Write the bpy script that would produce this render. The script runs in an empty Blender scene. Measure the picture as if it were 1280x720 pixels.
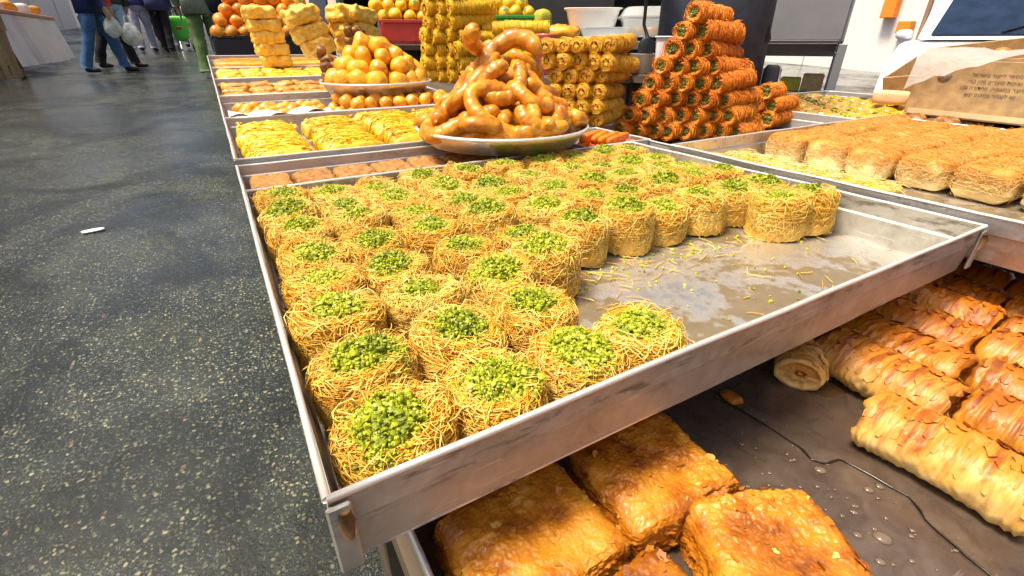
import bpy, math, random
import numpy as np
from mathutils import Vector, Matrix
R = math.radians
random.seed(7); rng = np.random.default_rng(7)
scn = bpy.context.scene
col = scn.collection

# ------------------------------------------------------------------ camera, sky, sun, exposure
PITCH, YAW = R(27.6), R(30.1)
cam_d = bpy.data.cameras.new('camera'); cam_d.sensor_width = 36; cam_d.lens = 36 * 590 / 1280
cam_d.clip_start = .01; cam_d.clip_end = 500
cam = bpy.data.objects.new('camera', cam_d); col.objects.link(cam)
cam.location = (0, 0, .60); cam.rotation_euler = (R(90) - PITCH, 0, -YAW)
scn.camera = cam
SUN = Vector((-.40, .04, .91)).normalized()
world = bpy.data.worlds.new('World'); scn.world = world; world.use_nodes = True
wn = world.node_tree.nodes; wl = world.node_tree.links
sky = wn.new('ShaderNodeTexSky'); sky.sky_type = 'NISHITA'; sky.sun_disc = False
sky.sun_elevation = math.asin(SUN.z); sky.sun_rotation = math.atan2(SUN.x, SUN.y)
sky.dust_density = 6.0; sky.air_density = .8; sky.ozone_density = 0.
wn['Background'].inputs['Strength'].default_value = .105
wl.new(sky.outputs[0], wn['Background'].inputs['Color'])
sl = bpy.data.lights.new('sun', 'SUN'); sl.energy = 3.4; sl.angle = R(14); sl.color = (1, .88, .70)
so = bpy.data.objects.new('sun', sl); col.objects.link(so)
so.rotation_euler = SUN.to_track_quat('Z', 'Y').to_euler(); so.location = (6, 3, 8)
vs = scn.view_settings; vs.view_transform = 'Standard'; vs.look = 'None'; vs.exposure = .86; vs.gamma = 1
scn.cycles.max_bounces = 6; scn.cycles.transparent_max_bounces = 8

# ------------------------------------------------------------------ scene-tree helpers
def link(o): col.objects.link(o); return o
def tag(o, label=None, cat=None, group=None, kind=None):
    if label: o['label'] = label
    if cat: o['category'] = cat
    if group: o['group'] = group
    if kind: o['kind'] = kind
    return o
def empty(name, loc=(0, 0, 0), rz=0.):
    o = bpy.data.objects.new(name, None); o.location = loc; o.rotation_euler = (0, 0, rz); o.empty_display_size = .02
    return link(o)
ORD = ['first', 'second', 'third', 'fourth', 'fifth', 'sixth', 'seventh', 'eighth', 'ninth', 'tenth', 'eleventh', 'twelfth', 'thirteenth', 'fourteenth', 'fifteenth', 'sixteenth']

def vnoise(P, seed=0):
    """value noise, -1..1, P is (n,3)"""
    P = np.asarray(P, float) + seed * 17.13
    i = np.floor(P).astype(np.int64); f = P - i; f = f * f * (3 - 2 * f)
    def h(a, b, c):
        n = (a * 374761393 + b * 668265263 + c * 2147483647 + seed * 1013) & 0x7fffffff
        n = ((n ^ (n >> 13)) * 1274126177) & 0x7fffffff
        n = ((n ^ (n >> 15)) * 1911520717) & 0x7fffffff
        return ((n ^ (n >> 16)) & 0xffff) / 32767.5 - 1
    x, y, z = i[:, 0], i[:, 1], i[:, 2]; u, v, w = f[:, 0], f[:, 1], f[:, 2]
    l = lambda a, b, t: a + (b - a) * t
    return l(l(l(h(x, y, z), h(x+1, y, z), u), l(h(x, y+1, z), h(x+1, y+1, z), u), v),
             l(l(h(x, y, z+1), h(x+1, y, z+1), u), l(h(x, y+1, z+1), h(x+1, y+1, z+1), u), v), w)
def fbm(P, f, octv=3, seed=0):
    s = 0; a = 1
    for k in range(octv): s = s + a * vnoise(np.asarray(P) * f, seed + k); a *= .5; f *= 2.1
    return s

class MB:
    """collects vertex / face arrays and links them as one mesh object"""
    def __init__(s): s.V = []; s.F = []; s.M = []; s.S = []; s.n = 0
    def add(s, V, F, mi=0, smooth=True):
        V = np.asarray(V, float).reshape(-1, 3)
        for f in (F if isinstance(F, list) and len(F) and isinstance(F[0], np.ndarray) else [F]):
            f = np.asarray(f, np.int64)
            if f.size == 0: continue
            s.F.append(f + s.n); s.M.append((mi, smooth))
        s.V.append(V); s.n += len(V); return s
    def mesh(s, name, mats):
        V = np.concatenate(s.V) if s.V else np.zeros((0, 3))
        me = bpy.data.meshes.new(name)
        me.vertices.add(len(V)); me.vertices.foreach_set('co', V.astype(np.float32).ravel())
        loops = np.concatenate([f.ravel() for f in s.F]); cnt = np.concatenate([np.full(len(f), f.shape[1]) for f in s.F])
        mi = np.concatenate([np.full(len(f), m[0]) for f, m in zip(s.F, s.M)]); sm = np.concatenate([np.full(len(f), m[1]) for f, m in zip(s.F, s.M)])
        me.loops.add(len(loops)); me.loops.foreach_set('vertex_index', loops.astype(np.int32))
        me.polygons.add(len(cnt)); st = np.zeros(len(cnt), np.int32); st[1:] = np.cumsum(cnt)[:-1]
        me.polygons.foreach_set('loop_start', st); me.polygons.foreach_set('loop_total', cnt.astype(np.int32))
        me.polygons.foreach_set('material_index', mi.astype(np.int32)); me.polygons.foreach_set('use_smooth', sm.astype(bool))
        for m in (mats if isinstance(mats, (list, tuple)) else [mats]): me.materials.append(m)
        me.update(calc_edges=True); me.validate(); return me
    def build(s, name, mats, parent=None):
        return obj(name, s.mesh(name, mats), parent)
def obj(name, me, parent=None, loc=None, rz=None):
    o = bpy.data.objects.new(name, me); link(o)
    if parent is not None: o.parent = parent
    if loc is not None: o.location = loc
    if rz is not None: o.rotation_euler = (0, 0, rz)
    return o

# ------------------------------------------------------------------ shape helpers (all return V, F)
def grid_faces(nu, nv, wu=False, wv=False):
    a = np.arange(nu if wu else nu - 1); b = np.arange(nv if wv else nv - 1)
    A, B = np.meshgrid(a, b, indexing='ij'); A = A.ravel(); B = B.ravel(); A1 = (A + 1) % nu; B1 = (B + 1) % nv
    return np.stack([A * nv + B, A1 * nv + B, A1 * nv + B1, A * nv + B1], 1)
def cbox(x0, x1, y0, y1, z0, z1, c=.002):
    """box with chamfered edges"""
    c = min(c, (x1-x0)*.45, (y1-y0)*.45, (z1-z0)*.45)
    V = []; idx = {}
    X = (x0, x1); Y = (y0, y1); Z = (z0, z1); sg = (1, -1)
    for i in (0, 1):
        for j in (0, 1):
            for k in (0, 1):
                for a in range(3):
                    p = [X[i], Y[j], Z[k]]; s3 = (sg[i], sg[j], sg[k])
                    for b in range(3):
                        if b != a: p[b] += s3[b] * c
                    idx[(i, j, k, a)] = len(V); V.append(p)
    Q = []; T = []
    for a in range(3):
        b, d = [q for q in range(3) if q != a]
        for s in (0, 1):
            q = []
            for (m, n) in ((0, 0), (1, 0), (1, 1), (0, 1)):
                t = [0, 0, 0]; t[a] = s; t[b] = m; t[d] = n; q.append(idx[(*t, a)])
            Q.append(q)
        for m in (0, 1):
            for n in (0, 1):
                t0 = [0, 0, 0]; t0[b] = m; t0[d] = n; t1 = list(t0); t1[a] = 1
                Q.append([idx[(*t0, b)], idx[(*t1, b)], idx[(*t1, d)], idx[(*t0, d)]])
    for i in (0, 1):
        for j in (0, 1):
            for k in (0, 1): T.append([idx[(i, j, k, 0)], idx[(i, j, k, 1)], idx[(i, j, k, 2)]])
    V = np.array(V, float); ctr = V.mean(0)
    def fix(F):
        F = np.array(F)
        for r in range(len(F)):
            p = V[F[r]]; n = np.cross(p[1]-p[0], p[2]-p[0])
            if np.dot(n, p.mean(0) - ctr) < 0: F[r] = F[r][::-1]
        return F
    return V, [fix(Q), fix(T)]
def tube(P, r, sides=8, cap=True, squash=1.):
    P = np.asarray(P, float); n = len(P); r = np.broadcast_to(np.asarray(r, float), (n,))
    T = np.gradient(P, axis=0); T /= np.linalg.norm(T, axis=1)[:, None] + 1e-12
    up = np.array([0, 0, 1.]) if abs(T[0, 2]) < .9 else np.array([1., 0, 0])
    N = np.zeros((n, 3)); a = up - T[0] * np.dot(up, T[0]); N[0] = a / np.linalg.norm(a)
    for i in range(1, n):
        a = N[i-1] - T[i] * np.dot(N[i-1], T[i]); N[i] = a / (np.linalg.norm(a) + 1e-12)
    B = np.cross(T, N); th = np.arange(sides) / sides * 2 * np.pi
    V = P[:, None] + r[:, None, None] * (np.cos(th)[None, :, None] * N[:, None] * squash + np.sin(th)[None, :, None] * B[:, None])
    V = V.reshape(-1, 3); F = grid_faces(n, sides, False, True)[:, ::-1]
    if cap:
        V = np.vstack([V, P[0], P[-1]]); k = np.arange(sides); k1 = (k + 1) % sides
        c0 = np.stack([k, k1, np.full(sides, n*sides)], 1); o = (n-1)*sides
        c1 = np.stack([o+k1, o+k, np.full(sides, n*sides+1)], 1)
        return V, [F, np.vstack([c0, c1])]
    return V, [F]
def strands(P, r, sides=3):
    """P: (S,N,3) many thin threads at once; r: (S,)"""
    S, N, _ = P.shape
    T = np.gradient(P, axis=1); T /= np.linalg.norm(T, axis=2)[..., None] + 1e-12
    up = np.where(np.abs(T[..., 2:3]) < .8, np.array([0, 0, 1.]), np.array([1., 0, 0]))
    A = np.cross(T, up); A /= np.linalg.norm(A, axis=2)[..., None] + 1e-12; B = np.cross(T, A)
    th = np.arange(sides) / sides * 2 * np.pi
    tap = np.ones(N); tap[0] = tap[-1] = .45
    rr = r[:, None, None, None] * tap[None, :, None, None]
    V = P[:, :, None] + rr * (np.cos(th)[None, None, :, None] * A[:, :, None] + np.sin(th)[None, None, :, None] * B[:, :, None])
    f = grid_faces(N, sides, False, True)
    F = (f[None] + (np.arange(S) * N * sides)[:, None, None]).reshape(-1, 4)
    return V.reshape(-1, 3), [F]
def lathe(prof, n=32, closed=False):
    prof = np.asarray(prof, float); th = np.arange(n) / n * 2 * np.pi
    V = np.stack([prof[:, 0:1] * np.cos(th), prof[:, 0:1] * np.sin(th), np.repeat(prof[:, 1:2], n, 1)], 2).reshape(-1, 3)
    return V, [grid_faces(len(prof), n, closed, True)[:, ::-1]]
def superell(ax, ay, az, e=.6, nu=28, nv=16):
    """superellipsoid; e small = boxy"""
    u = np.arange(nu) / nu * 2 * np.pi; v = np.linspace(-np.pi/2, np.pi/2, nv)
    sp = lambda a, k: np.sign(a) * np.abs(a) ** k
    U, Vv = np.meshgrid(u, v, indexing='ij')
    P = np.stack([ax * sp(np.cos(Vv), e) * sp(np.cos(U), e), ay * sp(np.cos(Vv), e) * sp(np.sin(U), e), az * sp(np.sin(Vv), e)], 2).reshape(-1, 3)
    return P, [grid_faces(nu, nv, True, False)]
def rbox(sx, sy, h, rad, n=24, nz=None):
    """rounded box as one welded sheet; returns P, N, F"""
    t = np.linspace(-1, 1, n); A, B = np.meshgrid(t, t, indexing='ij'); o = np.ones_like(A); f0 = grid_faces(n, n); Ps = []; Fs = []
    for ax in range(3):
        for sg in (1, -1):
            c = [None]*3; c[ax] = o*sg; c[(ax+1) % 3] = A; c[(ax+2) % 3] = B
            Fs.append((f0 if sg > 0 else f0[:, ::-1]) + len(Ps)*n*n); Ps.append(np.stack(c, 2).reshape(-1, 3))
    P = np.concatenate(Ps); F = np.concatenate(Fs); key, inv = np.unique(np.round(P, 5), axis=0, return_inverse=True); inv = inv.ravel(); F = inv[F]
    half = np.array([sx, sy, h])/2; rad = min(rad, half.min()*.98); p = key*half
    # put grid lines where the corners round off
    inn = np.clip(p, -(half-rad), half-rad); d = p-inn; l = np.linalg.norm(d, axis=1); N = d/np.maximum(l, 1e-9)[:, None]
    return inn + N*rad, N, F
def rot(V, ax=None, rx=0, ry=0, rz=0, s=1, t=(0, 0, 0)):
    M = np.array((Matrix.Rotation(rz, 3, 'Z') @ Matrix.Rotation(ry, 3, 'Y') @ Matrix.Rotation(rx, 3, 'X')))
    return (np.asarray(V) * s) @ M.T + np.asarray(t)
_ico = {}
def ico(level=0):
    if level not in _ico:
        import bmesh
        bm = bmesh.new(); bmesh.ops.create_icosphere(bm, subdivisions=level + 1, radius=1)
        V = np.array([v.co[:] for v in bm.verts]); F = np.array([[v.index for v in f.verts] for f in bm.faces]); bm.free(); _ico[level] = (V, F)
    return _ico[level]
def crumbs(C, r, level=0, seed=0, amp=.5):
    """many small irregular lumps; C (n,3), r (n,)"""
    V, F = ico(level); n = len(C); g = np.random.default_rng(seed)
    D = 1 + amp * g.uniform(-1, 1, (n, len(V))); sc = g.uniform(.7, 1.25, (n, 1, 3))
    P = V[None] * D[..., None] * sc * r[:, None, None] + C[:, None]
    return P.reshape(-1, 3), [(F[None] + (np.arange(n) * len(V))[:, None, None]).reshape(-1, 3)]

# ------------------------------------------------------------------ materials
class NT:
    def __init__(s, name):
        s.m = bpy.data.materials.new(name); s.m.use_nodes = True; s.t = s.m.node_tree
        s.b = s.t.nodes['Principled BSDF']
    def n(s, typ, **kw):
        nd = s.t.nodes.new('ShaderNode' + typ)
        for k, v in kw.items():
            if k[0] == '_': nd.inputs[k[1:].replace('_', ' ')].default_value = v
            else: setattr(nd, k, v)
        return nd
    def l(s, a, b): s.t.links.new(a, b)
    def math(s, op, a, b=None, clamp=False):
        nd = s.n('Math', operation=op, use_clamp=clamp)
        for i, q in enumerate((a, b)):
            if q is None: continue
            if isinstance(q, (int, float)): nd.inputs[i].default_value = q
            else: s.l(q, nd.inputs[i])
        return nd.outputs[0]
    def ramp(s, fac, stops, interp='LINEAR'):
        nd = s.n('ValToRGB'); cr = nd.color_ramp; cr.interpolation = interp
        while len(cr.elements) < len(stops): cr.elements.new(.5)
        for e, (p, c) in zip(cr.elements, stops): e.position = p; e.color = (*c, 1) if len(c) == 3 else c
        s.l(fac, nd.inputs[0]); return nd.outputs[0]
    def mix(s, fac, a, b, mode='MIX'):
        nd = s.n('Mix', data_type='RGBA', blend_type=mode)
        if isinstance(fac, (int, float)): nd.inputs[0].default_value = fac
        else: s.l(fac, nd.inputs[0])
        for i, q in ((6, a), (7, b)):
            if isinstance(q, tuple): nd.inputs[i].default_value = (*q, 1)
            else: s.l(q, nd.inputs[i])
        return nd.outputs[2]
    def noise(s, scale, detail=3, rough=.55, vec=None, w=None, dist=0.):
        nd = s.n('TexNoise', noise_dimensions='4D' if w is not None else '3D', _Scale=scale, _Detail=detail, _Roughness=rough, _Distortion=dist)
        if vec is not None: s.l(vec, nd.inputs['Vector'])
        if w is not None: s.l(w, nd.inputs['W'])
        return nd.outputs[0]
    def bump(s, h, strength, dist, prev=None):
        nd = s.n('Bump', _Strength=strength, _Distance=dist); s.l(h, nd.inputs['Height'])
        if prev is not None: s.l(prev, nd.inputs['Normal'])
        return nd.outputs[0]
    def out(s, color=None, rough=.5, metal=0., normal=None, spec=.5, coat=0., sss=0., sssr=(.01, .004, .002), trans=0.):
        for k, v in (('Base Color', color), ('Roughness', rough), ('Metallic', metal), ('Normal', normal), ('Specular IOR Level', spec), ('Coat Weight', coat), ('Transmission Weight', trans)):
            if v is None: continue
            if isinstance(v, tuple): s.b.inputs[k].default_value = (*v, 1)
            elif isinstance(v, (int, float)): s.b.inputs[k].default_value = v
            else: s.l(v, s.b.inputs[k])
        if coat: s.b.inputs['Coat Roughness'].default_value = .12
        if sss: s.b.inputs['Subsurface Weight'].default_value = sss; s.b.inputs['Subsurface Radius'].default_value = sssr; s.b.inputs['Subsurface Scale'].default_value = 1.
        return s.m
def coords(t):
    oc = t.n('TexCoord').outputs['Object']; oi = t.n('ObjectInfo').outputs['Random']
    return oc, t.math('MULTIPLY', oi, 37.), oi
def food(name, stops, scale=60, rough=.45, bump=.4, bscale=250, bdist=.001, coat=0., sss=0., vary=.25, zr=None, spec=.5, detail=4):
    """baked food: noise-mixed colours, a tint per object, optional toasted top (zr = (z0, z1, colour, amount)), fine relief"""
    t = NT(name); oc, w, oi = coords(t)
    f = t.noise(scale, detail, .6, oc, w)
    c = t.ramp(f, stops)
    if zr:
        z = t.n('SeparateXYZ'); t.l(oc, z.inputs[0])
        mr = t.n('MapRange', _From_Min=zr[0], _From_Max=zr[1]); t.l(t.math('ADD', z.outputs[2], t.math('MULTIPLY', t.math('SUBTRACT', t.noise(scale * .8, 3, .6, oc, w), .5), (zr[1]-zr[0]) * 1.6)), mr.inputs[0])
        c = t.mix(t.math('MULTIPLY', mr.outputs[0], zr[3]), c, zr[2])
    hs = t.n('HueSaturation'); t.l(c, hs.inputs['Color'])
    t.l(t.math('ADD', t.math('MULTIPLY', t.math('SUBTRACT', oi, .5), vary * 2), 1.), hs.inputs['Value'])
    nb = t.bump(t.noise(bscale, 4, .65, oc, w), bump, bdist)
    return t.out(hs.outputs[0], rough, 0, nb, spec, coat, sss)
def banded(name, stops, topc, bandc, rough=.38, top=(.014, .048)):
    t = NT(name); oc, w, oi = coords(t); c = t.ramp(t.noise(48, 4, .6, oc, w), stops)
    z = t.n('SeparateXYZ'); t.l(oc, z.inputs[0]); mr = t.n('MapRange', _From_Min=top[0], _From_Max=top[1]); t.l(t.math('ADD', z.outputs[2], t.math('MULTIPLY', t.math('SUBTRACT', t.noise(38, 4, .6, oc, w), .5), .05)), mr.inputs[0])
    c = t.mix(t.math('MULTIPLY', mr.outputs[0], .95), c, topc)
    mp = t.n('Mapping'); mp.inputs['Scale'].default_value = (16, 120, 16); t.l(oc, mp.inputs[0])
    b = t.ramp(t.noise(1., 4, .6, mp.outputs[0], w, .6), [(.47, (0, 0, 0)), (.60, (1, 1, 1))]); c = t.mix(t.math('MULTIPLY', t.math('MULTIPLY', b, mr.outputs[0]), .85), c, bandc)
    p = t.ramp(t.noise(1.3, 3, .6, mp.outputs[0], w), [(.60, (0, 0, 0)), (.68, (1, 1, 1))]); c = t.mix(t.math('MULTIPLY', p, .28), c, stops[-1][1])
    hs = t.n('HueSaturation'); t.l(c, hs.inputs['Color']); t.l(t.math('ADD', t.math('MULTIPLY', t.math('SUBTRACT', oi, .5), .24), 1.), hs.inputs['Value'])
    rr = t.n('MapRange', _To_Min=rough-.14, _To_Max=rough+.2); t.l(t.noise(60, 4, .6, oc, w), rr.inputs[0])
    mp2 = t.n('Mapping'); mp2.inputs['Scale'].default_value = (60, 420, 60); t.l(oc, mp2.inputs[0])
    return t.out(hs.outputs[0], rr.outputs[0], 0, t.bump(t.noise(1., 4, .65, mp2.outputs[0], w), .6, .0014), .45)
def flat(name, c, rough=.6, metal=0., vary=.15, scale=20, bump=.15, coat=0., spec=.5, trans=0.):
    t = NT(name); oc, w, oi = coords(t)
    n = t.noise(scale, 4, .6, oc, w)
    k0 = tuple(max(0, q * (1 - vary)) for q in c); k1 = tuple(min(1, q * (1 + vary)) for q in c)
    return t.out(t.ramp(n, [(.3, k0), (.7, k1)]), rough, metal, t.bump(t.noise(scale * 6, 3, .6, oc, w), bump, .002), spec, coat, trans=trans)

def thread_mat(name, stops, rough=.42, island=True, zr=None, sss=0.):
    t = NT(name); oc, w, oi = coords(t)
    g = t.n('NewGeometry').outputs['Random Per Island']
    n = t.noise(45, 3, .6, oc, w)
    f = t.math('ADD', t.math('MULTIPLY', g, .55), t.math('MULTIPLY', n, .55)) if island else n
    f = t.math('ADD', f, t.math('MULTIPLY', t.math('SUBTRACT', oi, .5), .22))
    c = t.ramp(f, stops)
    if zr:
        z = t.n('SeparateXYZ'); t.l(oc, z.inputs[0]); mr = t.n('MapRange', _From_Min=zr[0], _From_Max=zr[1]); t.l(z.outputs[2], mr.inputs[0])
        c = t.mix(t.math('MULTIPLY', mr.outputs[0], zr[3]), c, zr[2])
    return t.out(c, rough, 0, t.bump(t.noise(700, 3, .6, oc, w), .3, .0006), .5, 0, sss)

M = {}
M['thread'] = thread_mat('golden_pastry_threads', [(.16, (.46, .13, .004)), (.36, (.72, .30, .008)), (.60, (.85, .48, .03)), (.9, (.91, .70, .17))], .42, True, (.042, .010, (.90, .66, .18), .5))
M['nest_body'] = food('pastry_body', [(.3, (.46, .14, .004)), (.55, (.70, .31, .012)), (.8, (.80, .45, .04))], 50, .45, .7, 500, .0012, 0, 0, .1, (.044, .012, (.88, .60, .13), .7))
M['pale_thread'] = thread_mat('pale_pastry_threads', [(.2, (.62, .28, .015)), (.5, (.84, .53, .07)), (.85, (.92, .74, .24))])
M['cream_thread'] = thread_mat('cream_pastry_threads', [(.2, (.62, .40, .09)), (.5, (.80, .62, .24)), (.85, (.90, .78, .44))])
M['pistachio'] = thread_mat('chopped_pistachio', [(.12, (.055, .080, .003)), (.34, (.16, .205, .003)), (.56, (.30, .345, .005)), (.78, (.43, .45, .012)), (.93, (.55, .50, .10)), (1., (.22, .09, .05))], .5)
def metal(name, c0, c1, rough=(.28, .5), grime=(.10, .075, .045), gpos=.62, stretch=(1, 1, 1), metalv=1., bump=.12):
    t = NT(name); oc = t.n('TexCoord').outputs['Object']
    mp = t.n('Mapping'); mp.inputs['Scale'].default_value = stretch; t.l(oc, mp.inputs[0]); v = mp.outputs[0]
    n = t.noise(9, 6, .65, v); f = t.noise(55, 5, .6, v, None, 1.5); sc = t.noise(260, 2, .5, v)
    base = t.mix(n, c0, c1)
    gm = t.ramp(t.math('ADD', t.math('MULTIPLY', n, .55), t.math('MULTIPLY', f, .45)), [(gpos - .1, (0, 0, 0)), (gpos + .08, (1, 1, 1))])
    c = t.mix(t.math('MULTIPLY', gm, .75), base, grime)
    r = t.n('MapRange', _To_Min=rough[0], _To_Max=rough[1]); t.l(f, r.inputs[0])
    mm = t.math('SUBTRACT', metalv, t.math('MULTIPLY', gm, .6), True)
    return t.out(c, r.outputs[0], mm, t.bump(sc, bump, .0008, t.bump(n, .15, .004)), .5)
M['alu'] = metal('worn_aluminium', (.62, .60, .57), (.80, .79, .77), (.30, .52))
M['alu_dark'] = metal('tarnished_aluminium', (.40, .385, .37), (.60, .585, .565), (.42, .6), (.16, .125, .09), .60, (1, 1, 3), .62)
def grease_glare():
    t = NT('grease_glare_tray_floor'); oc = t.n('TexCoord').outputs['Object']
    n = t.noise(4.6, 5, .6, oc, None, .5); f = t.noise(60, 5, .6, oc); m_ = t.math('ADD', t.math('MULTIPLY', n, .78), t.math('MULTIPLY', f, .22))
    g_ = t.ramp(m_, [(.46, (1, 1, 1)), (.53, (0, 0, 0))])
    c = t.mix(g_, t.mix(f, (.66, .65, .61), (.80, .79, .76)), t.mix(f, (.17, .125, .065), (.30, .235, .14)))  # brown is grease; pale zones paint in the bright background's reflection
    r = t.n('MapRange', _To_Min=.30, _To_Max=.24); t.l(g_, r.inputs[0])
    return t.out(c, r.outputs[0], t.math('SUBTRACT', .85, t.math('MULTIPLY', g_, .6)), t.bump(f, .12, .001), .5)
M['alu_floor'] = grease_glare()
M['rim'] = metal('polished_rim', (.70, .68, .62), (.84, .82, .77), (.3, .45), (.3, .25, .18), .66, (1, 1, 1), .55)
M['steel'] = metal('grey_steel', (.24, .25, .27), (.34, .355, .38), (.4, .6), (.22, .22, .23), .7, (1, 1, 1), .6)
def scratched():
    t = NT('scratched_tray_wall'); oc = t.n('TexCoord').outputs['Object']
    n = t.noise(8, 6, .65, oc); f = t.noise(42, 6, .65, oc, None, 1.)
    c = t.ramp(t.math('ADD', t.math('MULTIPLY', n, .6), t.math('MULTIPLY', f, .4)), [(.30, (.19, .165, .12)), (.46, (.35, .33, .275)), (.66, (.50, .49, .435))])
    for rz, thr in ((-32, .685), (-24, .70), (10, .72)):
        mp = t.n('Mapping'); mp.inputs['Rotation'].default_value = (0, R(rz), 0); mp.inputs['Scale'].default_value = (9, 9, 240); t.l(oc, mp.inputs[0])
        sc = t.ramp(t.noise(1.6, 3, .55, mp.outputs[0]), [(thr, (0, 0, 0)), (thr+.02, (1, 1, 1))]); c = t.mix(t.math('MULTIPLY', sc, .55), c, (.78, .76, .72))
    mp = t.n('Mapping'); mp.inputs['Scale'].default_value = (14, 14, 60); t.l(oc, mp.inputs[0])
    z = t.n('SeparateXYZ'); t.l(oc, z.inputs[0]); band = t.n('MapRange', _From_Min=.026, _From_Max=.040); t.l(z.outputs[2], band.inputs[0])
    st = t.ramp(t.noise(1.8, 5, .62, mp.outputs[0]), [(.52, (0, 0, 0)), (.64, (1, 1, 1))]); st = t.math('MULTIPLY', st, band.outputs[0])
    c = t.mix(t.math('MULTIPLY', st, .8), c, (.075, .055, .022))
    mt = t.math('SUBTRACT', .42, t.math('MULTIPLY', st, .35), True)
    return t.out(c, .5, mt, t.bump(f, .12, .001, t.bump(n, .2, .004)), .5)
M['wall'] = scratched()
M['rust'] = flat('rusty_dent', (.16, .085, .035), .6, .3, .4, 120)
def pan_mat():
    t = NT('brown_greased_pan'); oc = t.n('TexCoord').outputs['Object']
    n = t.noise(7, 6, .6, oc); f = t.noise(40, 5, .62, oc, None, .8)
    c = t.ramp(t.math('ADD', t.math('MULTIPLY', n, .6), t.math('MULTIPLY', f, .4)), [(.3, (.050, .032, .022)), (.5, (.105, .073, .053)), (.72, (.19, .145, .11))])
    # thin pale knife scratches
    mp = t.n('Mapping'); mp.inputs['Scale'].default_value = (4, 60, 1); mp.inputs['Rotation'].default_value = (0, 0, R(40)); t.l(oc, mp.inputs[0])
    s = t.ramp(t.noise(3.2, 2, .5, mp.outputs[0]), [(.70, (0, 0, 0)), (.74, (1, 1, 1))])
    c = t.mix(t.math('MULTIPLY', s, .35), c, (.34, .28, .22))
    r = t.n('MapRange', _To_Min=.16, _To_Max=.42); t.l(f, r.inputs[0])
    return t.out(c, r.outputs[0], .35, t.bump(f, .12, .002), .5)
M['pan'] = pan_mat()
M['bourek'] = food('flaky_square_crust', [(.32, (.10, .022, .002)), (.44, (.34, .10, .005)), (.55, (.54, .20, .012)), (.72, (.68, .35, .05))], 26, .36, .6, 620, .0011, .16, 0, .12, None, .45, 6)
M['flake'] = thread_mat('crust_flakes', [(.15, (.30, .09, .006)), (.5, (.60, .25, .025)), (.92, (.76, .48, .13))], .34)
M['burn'] = banded('toasted_roll_crust', [(.3, (.70, .42, .09)), (.5, (.82, .56, .16)), (.75, (.88, .72, .34))], (.58, .19, .010), (.26, .06, .004))
M['roll_dark'] = banded('dark_roll_crust', [(.3, (.52, .20, .015)), (.5, (.66, .32, .03)), (.75, (.80, .50, .11))], (.44, .12, .006), (.17, .035, .003), .36, (.012, .052))
M['syrup'] = flat('brown_syrup', (.09, .05, .022), .12, 0, .3, 30, .05, .6)
M['syrup_edge'] = flat('dark_syrup_edge', (.012, .008, .005), .25, 0, .2, 30, .1, .3)
M['drop'] = flat('fat_droplet', (.15, .105, .07), .1, 0, .2, 30, .02, .6)
M['o_thread'] = thread_mat('orange_pastry_threads', [(.2, (.44, .085, .003)), (.45, (.76, .20, .006)), (.7, (.88, .31, .014)), (.95, (.90, .46, .06))])
M['o_body'] = food('orange_pastry_body', [(.3, (.56, .11, .004)), (.6, (.80, .22, .01)), (.85, (.88, .32, .02))], 50, .5, .6, 420, .001, 0, 0, .12)
M['o_end'] = food('orange_pastry_ends', [(.3, (.46, .13, .006)), (.6, (.66, .25, .015)), (.85, (.76, .36, .04))], 80, .55, .6, 420, .001)
M['fill'] = thread_mat('green_filling', [(.2, (.045, .055, .006)), (.5, (.13, .15, .015)), (.85, (.24, .27, .04))], .55)
M['g_thread'] = thread_mat('amber_pastry_threads', [(.2, (.52, .20, .008)), (.45, (.74, .36, .015)), (.7, (.86, .54, .04)), (.95, (.90, .66, .12))])
M['g_body'] = food('amber_pastry_body', [(.3, (.52, .21, .008)), (.6, (.76, .40, .02)), (.85, (.86, .56, .05))], 50, .5, .6, 420, .001, 0, 0, .12)
M['y_thread'] = thread_mat('yellow_pastry_threads', [(.2, (.66, .32, .004)), (.45, (.88, .55, .008)), (.7, (.94, .68, .015)), (.95, (.95, .78, .08))])
M['y_body'] = food('yellow_pastry_body', [(.3, (.60, .28, .008)), (.6, (.82, .48, .014)), (.85, (.90, .64, .03))], 50, .5, .6, 420, .001, 0, 0, .10)
M['fluffy'] = food('toasted_fluffy_pastry', [(.3, (.76, .54, .20)), (.6, (.84, .66, .32)), (.85, (.88, .75, .45))], 40, .55, .5, 600, .001, 0, 0, .08, (-.008, .022, (.58, .22, .018), .95))
M['fluff_hair'] = thread_mat('toasted_pastry_threads', [(.15, (.58, .28, .04)), (.45, (.80, .52, .14)), (.85, (.92, .76, .42))], .5, True, (-.006, .024, (.66, .28, .022), .8))
M['fried'] = food('glazed_fried_dough', [(.28, (.26, .065, .003)), (.44, (.55, .18, .006)), (.60, (.70, .30, .014)), (.78, (.84, .56, .14))], 40, .30, .5, 240, .0016, .12, 0, .16)
M['ball'] = food('syrupy_yellow_dumpling', [(.28, (.52, .15, .004)), (.48, (.78, .34, .008)), (.75, (.88, .52, .02))], 40, .32, .6, 170, .002, .25, 0, .14)
M['obal'] = food('syrupy_orange_dumpling', [(.28, (.58, .20, .006)), (.5, (.78, .34, .010)), (.75, (.88, .50, .03))], 40, .22, .35, 150, .002, .6, 0, .12)
M['basb'] = food('crumbly_brown_cake', [(.3, (.22, .085, .015)), (.5, (.38, .17, .035)), (.75, (.52, .27, .08))], 130, .6, .9, 420, .002, 0, 0, .12)
M['ypast'] = food('layered_yellow_pastry', [(.30, (.46, .17, .005)), (.48, (.80, .42, .012)), (.72, (.90, .60, .04))], 75, .36, .6, 260, .002, .15, 0, .1)
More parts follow.
